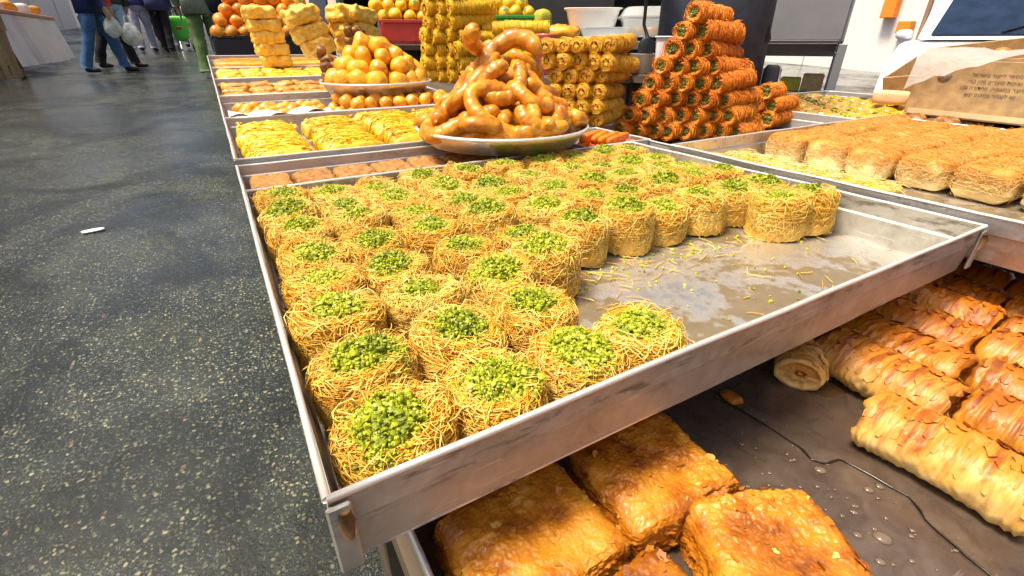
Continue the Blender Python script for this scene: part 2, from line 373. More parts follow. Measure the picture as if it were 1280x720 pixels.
M['brownp'] = food('brown_baked_pastry', [(.28, (.22, .07, .01)), (.5, (.55, .25, .03)), (.75, (.80, .52, .10))], 45, .35, .5, 160, .002, .3, 0, .15)
M['loaf'] = food('yellow_honeycomb_loaf', [(.28, (.52, .26, .02)), (.5, (.80, .50, .06)), (.75, (.88, .64, .14))], 60, .5, .8, 120, .003, 0, 0, .08)
M['persim'] = food('persimmon_skin', [(.28, (.66, .15, .006)), (.5, (.80, .26, .010)), (.75, (.78, .38, .02))], 14, .2, .05, 80, .001, .5, 0, .16)
M['orange'] = food('citrus_skin', [(.28, (.78, .38, .010)), (.6, (.85, .48, .015)), (.8, (.86, .55, .03))], 14, .35, .3, 240, .001, .15, 0, .10)
M['calyx'] = flat('green_calyx', (.16, .22, .03), .6)
M['nut'] = food('dark_nut_pastry', [(.3, (.08, .03, .008)), (.5, (.20, .08, .015)), (.75, (.5, .26, .05))], 60, .5, .6, 160, .002)
M['card'] = flat('brown_cardboard', (.40, .26, .115), .6, 0, .28, 40, .3)
M['card_in'] = flat('pale_cardboard', (.60, .43, .24), .75, 0, .12, 16, .2)
M['ink'] = flat('grey_ink', (.16, .11, .08), .7)
M['stamp'] = flat('faded_stamp', (.30, .21, .14), .7, 0, .4, 160)
M['white'] = flat('white_paint', (.80, .79, .77), .55, 0, .06)
M['paper'] = flat('greaseproof_paper', (.80, .74, .64), .6, 0, .08)
M['cloth'] = flat('white_cloth', (.80, .80, .78), .8, 0, .08, 3)
M['wood'] = None
def wood_mat(name, c0, c1, ax=(1, 1, .06), sc=30):
    t = NT(name); oc, w, oi = coords(t)
    mp = t.n('Mapping'); mp.inputs['Scale'].default_value = ax; t.l(oc, mp.inputs[0])
    n = t.noise(sc, 5, .6, mp.outputs[0], w, .4)
    return t.out(t.ramp(n, [(.3, c0), (.7, c1)]), .65, 0, t.bump(n, .3, .003))
M['wood'] = wood_mat('weathered_wood', (.20, .13, .055), (.40, .28, .13))
M['table'] = wood_mat('dark_table_wood', (.05, .035, .022), (.11, .08, .05), (1, .06, 1))
M['black'] = flat('black_plastic', (.02, .02, .022), .4)
M['crate_black'] = flat('black_crate', (.025, .024, .026), .5)
M['red'] = flat('red_plastic', (.50, .045, .035), .35)
M['pink'] = flat('pink_cup', (.80, .18, .16), .3, 0, .05)
M['green'] = flat('green_plastic', (.05, .30, .03), .4)
M['lime'] = flat('bright_green_nylon', (.10, .62, .05), .5)
M['olive'] = flat('olive_sack', (.38, .36, .03), .7)
M['glass'] = flat('car_glass', (.012, .024, .05), .06, 0, .4, 6, 0, 0, .25)
def clear_mat():
    t = NT('clear_plastic'); m = t.out((.86, .90, .90), .12, 0, None, .5, 0, trans=.0)
    t.b.inputs['Alpha'].default_value = .38; t.b.inputs['Roughness'].default_value = .1; return m
M['clear'] = clear_mat()
def bag_mat():
    t = NT('thin_white_bag'); oc, w, oi = coords(t)
    m = t.out((.85, .86, .86), .3, 0, t.bump(t.noise(40, 5, .7, oc, w), .6, .01), .5); t.b.inputs['Alpha'].default_value = .34; return m
M['bag'] = bag_mat()
def cloth_c(name, c, sc=30): return flat(name, c, .85, 0, .22, sc, .5, 0, .2)
def asphalt():
    t = NT('wet_asphalt'); oc = t.n('TexCoord').outputs['Object']
    w = t.n('TexNoise', _Scale=60., _Detail=2.); t.l(oc, w.inputs['Vector'])
    ad = t.n('MixRGB') if False else t.n('VectorMath', operation='MULTIPLY_ADD'); t.l(w.outputs['Color'], ad.inputs[0]); ad.inputs[1].default_value = (.012,)*3; t.l(oc, ad.inputs[2])
    def vor(scale, feat='F1'):
        v = t.n('TexVoronoi', _Scale=scale, feature=feat); v.inputs['Randomness'].default_value = 1.
        t.l(ad.outputs[0], v.inputs['Vector']); return v
    v1 = vor(100.); v2 = vor(190.)
    def chips(v, lo, hi, size):
        s = t.n('SeparateColor'); t.l(v.outputs['Color'], s.inputs[0])
        pick = t.ramp(s.outputs[0], [(lo, (0, 0, 0)), (hi, (1, 1, 1))], 'LINEAR')
        edge = t.ramp(v.outputs['Distance'], [(size * .72, (1, 1, 1)), (size, (0, 0, 0))])
        return t.math('MULTIPLY', pick, edge), s
    c1, s1 = chips(v1, .50, .62, .44); c2, s2 = chips(v2, .48, .54, .5)
    big = t.noise(.55, 4, .6, oc); mid = t.noise(5., 5, .65, oc)
    tar = t.ramp(mid, [(.3, (.010, .0145, .011)), (.7, (.034, .043, .035))])
    chipc = t.ramp(s1.outputs[1], [(0., (.08, .09, .062)), (.5, (.20, .20, .125)), (1., (.44, .39, .22))])
    chipc2 = t.ramp(s2.outputs[1], [(0., (.045, .055, .044)), (1., (.19, .195, .15))])
    c = t.mix(c2, tar, chipc2); c = t.mix(c1, c, chipc)
    wet = t.ramp(t.math('ADD', t.math('MULTIPLY', big, .7), t.math('MULTIPLY', mid, .3)), [(.44, (1, 1, 1)), (.60, (0, 0, 0))])
    sheen_tint = t.ramp(t.math('ADD', t.math('MULTIPLY', t.noise(.8, 5, .62, oc, None, .6), .75), t.math('MULTIPLY', mid, .25)), [(.47, (0, 0, 0)), (.64, (1, 1, 1))])
    c = t.mix(t.math('MULTIPLY', sheen_tint, .28), c, (.10, .112, .108))  # pale bluish patches paint the road's reflected sky sheen into the colour
    r = t.n('MapRange', _To_Min=.42, _To_Max=.13); t.l(wet, r.inputs[0])
    stain = t.ramp(t.noise(1.3, 6, .68, oc, None, 1.2), [(.40, (.34, .36, .34)), (.56, (1, 1, 1))]); c = t.mix(1., c, stain, 'MULTIPLY')
    h = t.math('ADD', t.math('ADD', c1, t.math('MULTIPLY', c2, .5)), t.math('MULTIPLY', t.noise(240, 3, .6, oc), .7))
    t.l(t.math('MULTIPLY', wet, 1.), t.b.inputs['Coat Weight']); t.b.inputs['Coat Roughness'].default_value = .17; t.b.inputs['Coat IOR'].default_value = 1.36
    t.l(t.bump(h, .16, .005), t.b.inputs['Coat Normal'])
    return t.out(c, r.outputs[0], 0, t.bump(h, .6, .006), .22)
M['asphalt'] = asphalt()

# ------------------------------------------------------------------ ground
SL = .0486
def gz(y): return -.318 + SL * y
def surf(y): return .41 + SL * max(0., y - .9)
def shear(V):
    V = np.array(V, float); V[:, 2] += SL * np.maximum(0, V[:, 1] - .9); return V
xs = np.concatenate([np.linspace(-120, -8, 12), np.linspace(-6, 10, 33), np.linspace(14, 160, 14)]); ys = np.concatenate([np.linspace(-60, -4, 10), np.linspace(-3, 20, 47), np.linspace(24, 45, 8), np.linspace(60, 240, 10)])
Xg, Yg = np.meshgrid(xs, ys, indexing='ij')
Zg = -.318 + SL * np.minimum(Yg, 30); P = np.stack([Xg, Yg, Zg], 2).reshape(-1, 3)
near = (np.abs(P[:, 0]) < 8) & (P[:, 1] < 24); P[:, 2] += np.where(near, .012 * fbm(P * [1, 1, 0], .9, 3, 5), 0)
tag(MB().add(P, grid_faces(len(xs), len(ys))).build('market_road', M['asphalt']), kind='structure')

# ------------------------------------------------------------------ trays
def pan(name, label, x0, x1, y0, y1, zb, h, mw, mf, group=None, flare=.008, th=.0022, bot=None, sh=False, lip=.0035, crease=True):
    """sheet-metal tray: floor, four walls and a rolled rim, each its own part"""
    root = empty(name, ((x0+x1)/2, y0, zb)); tag(root, label, 'tray', group)
    T = lambda V: (shear(V) if sh else np.array(V)) - np.array(root.location)
    f = flare
    V, F = cbox(x0+f, x1-f, y0+f, y1-f, zb, zb+th, .0005); nx, ny = 26, 22
    MB().add(T(V), F, 0, False).build('tray_floor', mf, root)
    def wall(p, q, n):   # p->q along the bottom, n = outward
        p, q, n = np.array(p), np.array(q), np.array(n); L = np.linalg.norm(q-p); d = (q-p)/L
        prof = [(0, 0), (f*.50, h*.42), (f*.62, h*.60), (f*1.02, h*.64) if crease else (f*.7, h*.64), (f, h)]
        N = max(8, int(L/.03)); s = np.linspace(0, 1, N); rows = []
        for side in (0, 1):
            for (o, z) in (prof if side == 0 else prof[::-1]):
                ext = f * (z/h)
                a = p - d*ext; b = q + d*ext; ln = a[None]*(1-s[:, None]) + b[None]*s[:, None]
                off = o - (th if side else 0)
                dent = .0012 * vnoise(np.stack([s*L*14, np.full(N, z*20), np.full(N, p[0]*9+p[1]*5)], 1), 3)
                rows.append(np.c_[ln + n[None]*(off+dent)[:, None], np.full(N, zb+z + (.0008*math.sin(z*90) if 0 else 0))])
        G = np.stack(rows, 0); K = len(rows); Fq = grid_faces(K, N, True, False)
        e0 = [[k*N for k in range(K)]]; e1 = [[k*N+N-1 for k in range(K)][::-1]]
        m = MB(); m.add(T(G.reshape(-1, 3)), [Fq, np.array(e0), np.array(e1)], 0, False)
        return m.build('tray_wall', mw, root)
    a = (x0+f, y0+f); b = (x1-f, y0+f); c = (x1-f, y1-f); d = (x0+f, y1-f)
    wall(a, b, (0, -1)); wall(b, c, (1, 0)); wall(c, d, (0, 1)); wall(d, a, (-1, 0))
    r = lip; zt = zb+h
    m = MB()
    for p, q in (((x0, y0), (x1, y0)), ((x1, y0), (x1, y1)), ((x1, y1), (x0, y1)), ((x0, y1), (x0, y0))):
        n = 24; s = np.linspace(0, 1, n)[:, None]; L = np.array([*p, zt])*(1-s) + np.array([*q, zt])*s
        L[:, 2] += .0009 * vnoise(L*16, 8); L[:, :2] += .0008 * vnoise(L*13, 4)[:, None]
        V, F = tube(T(L), r*.62, 8); m.add(V, F)
    m.build('rolled_rim', M['rim'], root)
    return root
main = pan('baking_tray', 'long aluminium tray full of pistachio konafa nests with a bare corner', 0, .735, .173, .763, .353, .057, M['wall'], M['alu_floor'], None, .006)
# folded corner flaps of the main tray
for (cx, cy, s) in ((.0, .173, -1), (.735, .173, 1)):
    m = MB(); V, F = cbox(-.002, .010, -.0035, -.0005, -.052, -.004, .0012); V = np.array(V); V[:, 0] *= -s
    m.add(V + np.array([cx, cy, .410]) - np.array(main.location), F, 0, False)
    V, F = tube([[0, -.004, -.008], [0, -.0055, -.014], [0, -.0045, -.026]], [.0028, .0042, .0022], 8); V = np.array(V); V[:, 0] += -s*.006
    m.add(V + np.array([cx, cy, .410]) - np.array(main.location), F)
    m.S = []; m.M[-1] = (1, True); m.M[-2] = (1, True); m.build('corner_flap', [M['wall'], M['rust']], main)

# ------------------------------------------------------------------ konafa nests
RO, RI, HN = .0355, .0165, .050
def prof_pt(s, ph, off):
    """s 0..1 : inner hole bottom -> over the top -> outer foot"""
    s = np.clip(s, 0, 1)
    tt = np.array([0, .16, .30, .42, .54, .66, .82, 1.]); rr = np.array([.0185, .0190, .0205, .0248, .0300, .0340, .0360, .0345]); zz = np.array([.024, .038, .0485, .0540, .0490, .0385, .0215, .003])
    r = np.interp(s, tt, rr); z = np.interp(s, tt, zz); e = .01
    dr = np.interp(s+e, tt, rr) - np.interp(s-e, tt, rr); dz = np.interp(s+e, tt, zz) - np.interp(s-e, tt, zz)
    l = np.sqrt(dr*dr + dz*dz) + 1e-9; nr, nz = -dz/l, dr/l
    r = r + nr*off; z = z + nz*off
    z = np.maximum(z, .001); r = np.where(z < .040, np.minimum(r, .0375), r)
    return np.stack([r*np.cos(ph), r*np.sin(ph), z], -1)
def nest_mesh(seed, tall=False, loose=0.):
    g = np.random.default_rng(seed); m = MB()
    # body below the threads
    nu, nv = 36, 14; u = np.arange(nu)/nu*2*np.pi; s = np.linspace(0, 1, nv); U, S = np.meshgrid(u, s, indexing='ij')
    Pb = prof_pt(S.ravel(), U.ravel(), -.0015 + 0*U.ravel()); Pb = Pb * (1 + .05*fbm(Pb, 60, 2, seed)[:, None] * [1, 1, .6])
    m.add(Pb, [grid_faces(nu, nv, True, False)[:, ::-1]], 1)
    th = np.arange(24)/24*2*np.pi; m.add(np.vstack([np.c_[.016*np.cos(th), .016*np.sin(th), np.full(24, .024)], [[0, 0, .024]]]), np.stack([np.arange(24), (np.arange(24)+1) % 24, np.full(24, 24)], 1), 1)
    def add(n, N, s0, ds, dphi, off, wob, rad, mi):
        st = g.uniform(*s0, n); ph = g.uniform(0, 2*np.pi, n); d = g.uniform(*dphi, n) * g.choice([-1, 1], n, p=[.25, .75]); dr = g.uniform(*ds, n)
        t = np.linspace(0, 1, N)[None]; w1 = g.uniform(0, 6.3, (n, 1)); w2 = g.uniform(0, 6.3, (n, 1)); f1 = g.uniform(3, 9, (n, 1))
        s = st[:, None] + dr[:, None]*(t-.5) + wob*.5*np.sin(f1*t + w1); p = ph[:, None] + d[:, None]*t + wob*.3*np.sin(f1*1.3*t + w2)
        o = g.uniform(*off, (n, 1)) + wob*.012*np.sin(f1*.8*t + w2) ; 
        if loose: o = o + loose * g.uniform(0, 1, (n, 1))**6 * t**2
        V, F = strands(prof_pt(s, p, o), g.uniform(*rad, n)); m.add(V, F, mi)
    add(620, 11, (.12, .78), (-.07, .07), (.8, 2.8), (-.0010, .0016), .045, (.00030, .00054), 0)     # coils over the top
    add(260, 8, (.60, .97), (-.35, .35), (.1, .7), (-.0010, .0010), .08, (.0003, .0005), 2)       # wrapped side threads
    add(190, 10, (.15, .75), (-.3, .3), (.4, 1.8), (.0004, .0048), .22, (.0003, .0005), 2)            # stray loose ones
    # ends that stand off
    n = 75; ph = g.uniform(0, 2*np.pi, n); s0 = g.uniform(.20, .70, n); b = prof_pt(s0, ph, np.zeros(n)); tip = prof_pt(s0 + g.uniform(-.15, .2, n), ph + g.uniform(-.45, .45, n), g.uniform(.003, .012, n))
    t = np.linspace(0, 1, 6)[None, :, None]; mid = (b+tip)/2 + g.normal(0, .003, (n, 3)); Pc = b[:, None]*(1-t)**2 + 2*mid[:, None]*t*(1-t) + tip[:, None]*t*t
    V, F = strands(Pc, g.uniform(.00028, .00045, n)); m.add(V, F, 2)
    a1, a2, k1 = g.uniform(0, 6.28), g.uniform(0, 6.28), g.uniform(.03, .10)
    for V in m.V:
        ph = np.arctan2(V[:, 1], V[:, 0]); q = 1 + k1*np.cos(2*(ph-a1)) + .03*np.cos(3*(ph-a2)); tz = 1 + .9*k1*np.cos(ph-a2)*np.hypot(V[:, 0], V[:, 1])/.035
        V[:, 0] *= q; V[:, 1] *= q; V[:, 2] *= tz
        hr = np.hypot(V[:, 0], V[:, 1]); lim = np.where(V[:, 2] < .050, np.minimum(1, .0368/np.maximum(hr, 1e-6)), 1); V[:, 0] *= lim; V[:, 1] *= lim
    return m.mesh('shredded_pastry', [M['thread'], M['nest_body'], M['pale_thread']])
def nut_mesh(seed, heap=1., off=(0, 0), spread=1.):
    g = np.random.default_rng(seed + 100); m = MB(); n = 1150; R0 = .0252*spread
    r = R0*np.sqrt(g.uniform(0, 1, n)); a = g.uniform(0, 6.283, n); x = r*np.cos(a); y = r*np.sin(a)*.92
    dome = lambda q: .0485 + .0135*heap*(1-(q/R0)**2)
    z = dome(r) + .0028*fbm(np.c_[x, y, 0*x], 130, 3, seed) + g.uniform(-.0025, .0010, n)
    V, F = crumbs(np.c_[x+off[0], y+off[1], z], .0005 + .0015*g.uniform(0, 1, n)**2.0, 0, seed); m.add(V, F, 0, False)
    k = 14; a = g.uniform(0, 6.283, k); rr = R0*np.sqrt(g.uniform(.02, 1, k)); V, F = crumbs(np.c_[rr*np.cos(a)+off[0], rr*np.sin(a)*.92+off[1], dome(rr)+.0004], g.uniform(.0015, .0028, k), 0, seed+3, .4); m.add(V, F, 0, False)
    n = 190; a = g.uniform(0, 6.283, n); rr = .0205+.0145*g.uniform(0, 1, n)**2; zc = np.where(rr < .03, .0535, .0475); V, F = crumbs(np.c_[rr*np.cos(a), rr*np.sin(a), zc], g.uniform(.0005, .0012, n), 0, seed+9); m.add(V, F, 0, False)
    V, F = superell(R0*.93, R0*.86, .0070+.0135*heap, 1, 14, 8); m.add(V + [off[0], off[1], .0380], F, 0)
    return m.mesh('pistachio_topping', M['pistachio'])
nestm = [nest_mesh(k, loose=.004) for k in range(8)]
nutm = [nut_mesh(0, 1.05), nut_mesh(1, .8, (.001, .002), .95), nut_mesh(2, 1.2, (.002, -.001), 1.1), nut_mesh(3, .55, (0, 0), .85), nut_mesh(4, .95, (-.003, .002), 1.18), nut_mesh(5, .4, (.002, .003), .8), nut_mesh(6, 1.3, (0, 0), 1.22)]
LOOK = ['rounded', 'evenly filled', 'generously heaped', 'lightly filled', 'broadly topped', 'sparsely topped', 'overflowing']
ROWS = [(.2195, [.0460, .115, .182, .246]), (.290, [.0455, .118, .190]), (.360, [.043, .115, .195]), (.432, [.046, .116, .192, .264, .345, .420, .492, .562, .632, .694]),
        (.507, [.046, .114, .184, .258, .345, .418, .490, .562, .634, .694]), (.582, [.046, .116, .189, .262, .336, .412, .487, .560, .632, .694]),
        (.654, [.047, .114, .187, .262, .340, .414, .490, .564, .634, .694]), (.724, [.047, .114, .185, .256, .327, .402, .480, .554, .626, .692])]
RN = ['front row', 'second row', 'third row', 'fourth row', 'fifth row', 'sixth row', 'seventh row', 'back row']
def nest(x, y, lab, nm, tm, rz, sc=(1, 1, 1)):
    t = empty('konafa_nest', (x, y, .3555), rz); t.scale = sc; t.rotation_euler = (R(random.uniform(-5, 5)), R(random.uniform(-5, 5)), rz); tag(t, lab, 'pastry', 'pistachio konafa nests in the aluminium tray')
    obj('shredded_pastry', nm, t); o = obj('pistachio_topping', tm, t, (0, 0, 0), random.uniform(0, 6.28)); o['kind'] = 'stuff'
pick = [2, 4, 6, 0, 2, 0, 4, 1, 6, 2]
cnt = 0
for ri, (y, X) in enumerate(ROWS):
    for ci, x in enumerate(X):
        k = random.choice([0, 1, 2, 4, 6, 2, 0, 3, 4, 6]) if ri > 2 else pick[cnt % 10]
        if ri == 2 and ci == 1: k = 3
        jx, jy = (random.uniform(-.003, .003), random.uniform(-.003, .003)) if ri > 0 else (0, 0)
        s = random.uniform(1.0, 1.09) if ri else 1.03; sz = random.uniform(.86, 1.06)
        lab = f'{LOOK[k]} konafa nest, {ORD[ci]} from road side, {RN[ri]} of its tray'
        nest(x+jx, y+jy, lab, nestm[cnt*5 % 8], nutm[k], random.uniform(0, 6.28), (s, s, sz)); cnt += 1
nest(.258, .372, 'tall konafa nest at the inner corner where the bare tray floor begins', nestm[3], nutm[6], 1.0, (1.03, 1.03, 1.03))
nest(.640, .362, 'shaggy konafa nest leaning out over the bare floor beside the last one', nestm[5], nutm[3], 2.0, (1.06, 1.06, 1.08))
nest(.690, .350, 'last konafa nest by the far rim, its pale side open to the bare floor', nestm[6], nutm[0], 4.0, (1.0, 1.05, 1.08))
# scraps on the bare floor
g = np.random.default_rng(3); m = MB()
n = 150; C = np.c_[g.uniform(.30, .72, n), g.uniform(.20, .40, n), np.full(n, .3565)]; C[:90, 1] = g.uniform(.36, .405, 90); C[:90, 0] = g.uniform(.28, .60, 90)
V, F = crumbs(C, g.uniform(.0006, .0022, n), 0, 5); m.add(V, F, 0, False)
tag(m.build('pistachio_crumbs', M['pistachio']), 'green pistachio crumbs scattered on the bare tray floor', 'crumbs', None, 'stuff')
n = 90; b = np.c_[g.uniform(.28, .71, n), g.uniform(.20, .40, n), np.full(n, .3567)]; b[:50, 1] = g.uniform(.34, .40, 50); a = g.uniform(0, 6.28, n); t = np.linspace(-.5, .5, 7)[None, :]
L = g.uniform(.01, .03, (n, 1)); cv = g.uniform(-25, 25, (n, 1)); px = L*t; py = cv*px**2
Ps = np.stack([b[:, :1]+px*np.cos(a)[:, None]-py*np.sin(a)[:, None], b[:, 1:2]+px*np.sin(a)[:, None]+py*np.cos(a)[:, None], np.full((n, 7), .357) + .001*np.abs(np.sin(9*t+a[:, None]))], 2)
V, F = strands(Ps, g.uniform(.0004, .0007, n)); tag(MB().add(V, F).build('pastry_threads', M['pale_thread']), 'loose pastry threads lying on the bare tray floor', 'crumbs', None, 'stuff')

# ------------------------------------------------------------------ lower pan with flaky squares and baked rolls
low = pan('oven_pan', 'dark greased oven pan below the front tray holding squares and rolls', .045, .985, -.30, .300, .255, .045, M['alu_dark'], M['pan'], None, .006, bot=1)
def crust_square(seed, sx, sy, h):
    g = np.random.default_rng(seed); m = MB()
    P, N, F = rbox(sx, sy, h, .008, 122 if seed < 14 else 84)
    def terr(f, k):
        q = f*k; fl = np.floor(q); fr = q-fl; return (fl + np.clip(fr/.16, 0, 1))/k
    side = np.clip(1-np.abs(N[:, 2]), 0, 1)
    lay = P.copy(); lay[:, 2] *= 1+3.2*side       # horizontal leaves show on the cut sides
    msk = np.clip(.45+.95*vnoise(P*34, seed+21)+.5*side, .25, 1)
    d = .0016*terr(fbm(P*[1, 1, .6], 30, 4, seed), 6.) + msk*(.0024*terr(fbm(lay, 85, 4, seed+7), 4.) + .0014*terr(fbm(P, 210, 3, seed+3), 3.)) + .0005*fbm(P, 620, 2, seed+4)
    P = P + N*d[:, None]; P[:, 2] += (.0035*fbm(P*[1, 1, 0], 15, 2, seed+2) - 16*np.maximum(0, np.abs(P[:, 0])-.3*sx)**2) * (N[:, 2] > -.2)
    m.add(P + [0, 0, h/2], F, 0)
    n = 330; K = 9
    for i in range(n):
        j = g.integers(len(P))
        if N[j, 2] < -.2: continue
        c = P[j] + [0, 0, h/2]; nn = N[j] + g.normal(0, .15, 3); nn /= np.linalg.norm(nn); r = g.uniform(.0012, .0042) * (1.5 if g.random() < .1 else 1)
        a = np.sort(g.uniform(0, 6.283, K)); q = r*g.uniform(.55, 1.15, K); t1 = np.cross(nn, g.normal(0, 1, 3)); t1 /= np.linalg.norm(t1); t2 = np.cross(nn, t1)
        tl = abs(g.normal(0, .28)); up = (q*np.cos(a)/r + .3).clip(0)
        R1 = c + (q*np.cos(a))[:, None]*t1 + (q*np.sin(a)*1.3)[:, None]*t2 + nn*(.0002 + tl*r*up**1.6)[:, None]
        V = np.vstack([R1, c + nn*.0006]); k = np.arange(K); m.add(V, np.stack([k, (k+1) % K, np.full(K, K)], 1), 1 if g.random() < .16 else 0, False)
    return m.mesh('flaky_square_pastry', [M['bourek'], M['flake']])
SQ = [(.119, .178, .112, .088, 11, .05, 'flaky golden square beside the pan wall, half under the tray corner'),
      (.236, .178, .106, .086, 12, -.06, 'flaky golden square with a cut edge facing the bare pan, under the tray'),
      (.256, .080, .100, .090, 13, -.42, 'flaky square with a smooth dark glazed top, nearest the bare pan floor'),
      (.146, .082, .098, .086, 14, .1, 'flaky square below the first two, a lifted pale flake on its corner'),
      (.045+.02, .075, .05, .08, 15, .0, 'flaky square against the pan wall at the very bottom edge')]
for (x, y, a, b, sd, rz, lab) in SQ:
    o = obj('flaky_square', crust_square(sd, a, b, .044), None, (x, y, .257), rz); tag(o, lab, 'pastry', 'flaky squares in the oven pan')
def ridged_roll(seed, L, r, bend=.0, torn=True):
    """baked filo roll along Y with gathered pleats"""
    g = np.random.default_rng(seed); n, k = 90, 48
    s = np.linspace(0, 1, n); y = (s-.5)*L; th = np.arange(k)/k*2*np.pi
    S, T = np.meshgrid(s, th, indexing='ij'); nr = int(L/.0085); ph = S*nr + .9*np.sin(T + g.uniform(0, 6)) + .95*vnoise(np.c_[S.ravel()*9, np.cos(T).ravel()*2, np.sin(T).ravel()*2], seed).reshape(S.shape)
    saw = np.abs((ph % 1) - .5)*2; amp = .5 + .5*vnoise(np.c_[S.ravel()*6, np.cos(T).ravel()*1.5, np.sin(T).ravel()*1.5], seed+4).reshape(S.shape)
    rr = r*(1 + .11*amp*(saw**1.6) + .03*fbm(np.c_[S.ravel()*L*90, np.cos(T).ravel()*2, np.sin(T).ravel()*2], 1, 3, seed+1).reshape(S.shape))
    end = np.minimum(1, np.minimum(S, 1-S)/.05); rr = rr*(.80 + .20*np.sqrt(end))
    X = rr*np.cos(T)*1.12 + bend*np.sin(np.pi*S)*L; Z = rr*np.sin(T)*.88
    V = np.stack([X, np.repeat(y[:, None], k, 1) + .004*vnoise(np.c_[T.ravel()*3, S.ravel()*2, S.ravel()*0], seed+8).reshape(S.shape)*(1-end), Z + r*.88], 2).reshape(-1, 3)
    m = MB(); m.add(V, [grid_faces(n, k, False, True)[:, ::-1]], 0)
    for e, sg in ((0, 1), (n-1, -1)):   # layered pale ends
        ring = V[e*k:(e+1)*k]; c = ring.mean(0); Rr = [ring]
        for q, dy in ((.86, .002), (.66, -.003), (.45, .001), (.2, -.004)):
            p = c + (ring-c)*q; p[:, 1] += -sg*dy*0 + sg*abs(dy)*1.0 + .0012*vnoise(ring*420, seed+int(q*9)); Rr.append(p)
        Vc = np.vstack(Rr + [c[None] + [0, sg*.003, 0]]); Fq = grid_faces(5, k, False, True); kk = np.arange(k)
        Ft = np.stack([4*k+kk, 4*k+(kk+1) % k, np.full(k, 5*k)], 1)
        m.add(Vc, [Fq if sg > 0 else Fq[:, ::-1], Ft if sg > 0 else Ft[:, ::-1]], 1)
    if torn:
        for _ in range(70):
            i, j = g.integers(4, n-4), g.integers(2, k//2-2); c = V[i*k+j]; nn = np.array([np.cos(th[j]), 0, np.sin(th[j])]); q = g.uniform(.002, .006)
            t1 = np.array([0, 1, 0]); t2 = np.cross(nn, t1); a = np.arange(7)/7*6.283; e = q*g.uniform(.5, 1.1, 7)
            Pq = c + (e*np.cos(a))[:, None]*t1 + (e*np.sin(a)*1.6)[:, None]*t2 + nn*(.0006+.5*np.clip(e*np.cos(a), 0, 1))[:, None]
            m.add(np.vstack([Pq, c+nn*.001]), np.stack([np.arange(7), (np.arange(7)+1) % 7, np.full(7, 7)], 1), 0, False)
    return m
mr = [ridged_roll(30+k, .125, .0295, b).mesh('baked_filo_roll', [M['burn'] if k < 2 else M['roll_dark'], M['fluffy']]) for k, b in enumerate((.03, -.02, .03, .05, -.04, .0))]
BR = []
for ci, x in enumerate((.553, .622, .690, .757, .824, .890)):
    for rj, y in enumerate((.152, .022, -.108, -.236)):
        BR.append((x + random.uniform(-.004, .004), y + .004*(ci % 3) + .012*(ci), ci, rj))
o = obj('baked_filo_roll', mr[0], None, (.470, .066, .257), R(3)); tag(o, 'pale glazed filo roll lying alone on the bare pan, torn white end', 'pastry', 'baked filo rolls in the oven pan')
for (x, y, ci, rj) in BR:
    k = 1 if (ci == 0 and rj == 0) else random.choice((2, 3, 4, 5))
    o = obj('baked_filo_roll', mr[k], None, (x, y, .257), R(random.uniform(-5, 5)) + (math.pi if random.random() < .4 else 0)); s = random.uniform(.95, 1.08); o.scale = (s, 1, random.uniform(.95, 1.12))
    tag(o, f'baked filo roll, {ORD[rj]} piece towards the viewer in the {ORD[ci]} line past the bare pan', 'pastry', 'baked filo rolls in the oven pan')
o = obj('filo_roll_end', ridged_roll(50, .05, .022).mesh('filo_roll_end', [M['burn'], M['fluffy']]), None, (.500, .212, .257), R(-60)); tag(o, 'pale broken end of a filo roll lying on a syrup stain', 'pastry')
m = MB(); V, F = superell(.009, .012, .004, .7, 16, 8); V = V*(1+.25*vnoise(V*220, 4)[:, None]); m.add(V+[0, 0, .004], F); o = m.build('crust_fragment', M['bourek']); o.location = (.402, .224, .257); tag(o, 'small orange crust fragment beside the flaky square', 'crumb')
# syrup sheet with a dark edge, and droplets
ed = np.array([(.392, .235), (.398, .19), (.400, .147), (.396, .132), (.402, .122), (.418, .119), (.424, .095), (.428, .068), (.420, .056), (.414, .05), (.404, .02), (.396, -.04), (.40, -.2)])
tt = np.linspace(0, 1, len(ed)); t2 = np.linspace(0, 1, 60); e2 = np.c_[np.interp(t2, tt, ed[:, 0]), np.interp(t2, tt, ed[:, 1])]; e2[:, 0] += .0016*vnoise(np.c_[e2*60, 0*t2], 3)
farx = np.full(60, .53); Vp = np.vstack([np.c_[e2, np.full(60, .2584)], np.c_[farx, e2[:, 1], np.full(60, .2584)]]); k = np.arange(59)
root = empty('syrup_puddle', (.45, .1, .257)); tag(root, 'thin brown syrup puddle with a dark wavy edge on the pan floor', 'syrup')
MB().add(Vp - np.array(root.location), np.stack([k, k+60, k+61, k+1], 1)).build('syrup_film', M['pan'], root)
MB().add(*tube(np.c_[e2, np.full(60, .2586)] - np.array(root.location), .0007 + .0003*np.sin(t2*40), 6)).build('syrup_edge', M['syrup_edge'], root)
g = np.random.default_rng(9)
D = [(.367, .059, .0058), (.391, .121, .0042), (.406, .088, .0035), (.372, .082, .002), (.353, .07, .0028), (.345, .05, .003), (.418, .085, .003)] + [(g.uniform(.31, .43), g.uniform(-.05, .19), g.uniform(.0007, .0019)) for _ in range(80)]
m = MB()
for (x, y, r) in D:
    V, F = superell(r, r*1.25, r*.45, 1, 12, 6); m.add(rot(V, rz=.6)+[x, y, .2578], F)
tag(m.build('fat_droplets', M['drop']), 'glossy round fat droplets on the bare brown pan floor', 'droplets', None, 'stuff')
m = MB(); V, F = superell(.026, .018, .0016, 1, 24, 6); V = V*(1+.3*vnoise(V*70, 2)[:, None]*[1, 1, 0]); m.add(V+[.505, .180, .2575], F); tag(m.build('syrup_stain', M['syrup']), 'shiny amber syrup stain beside the broken roll end', 'syrup')

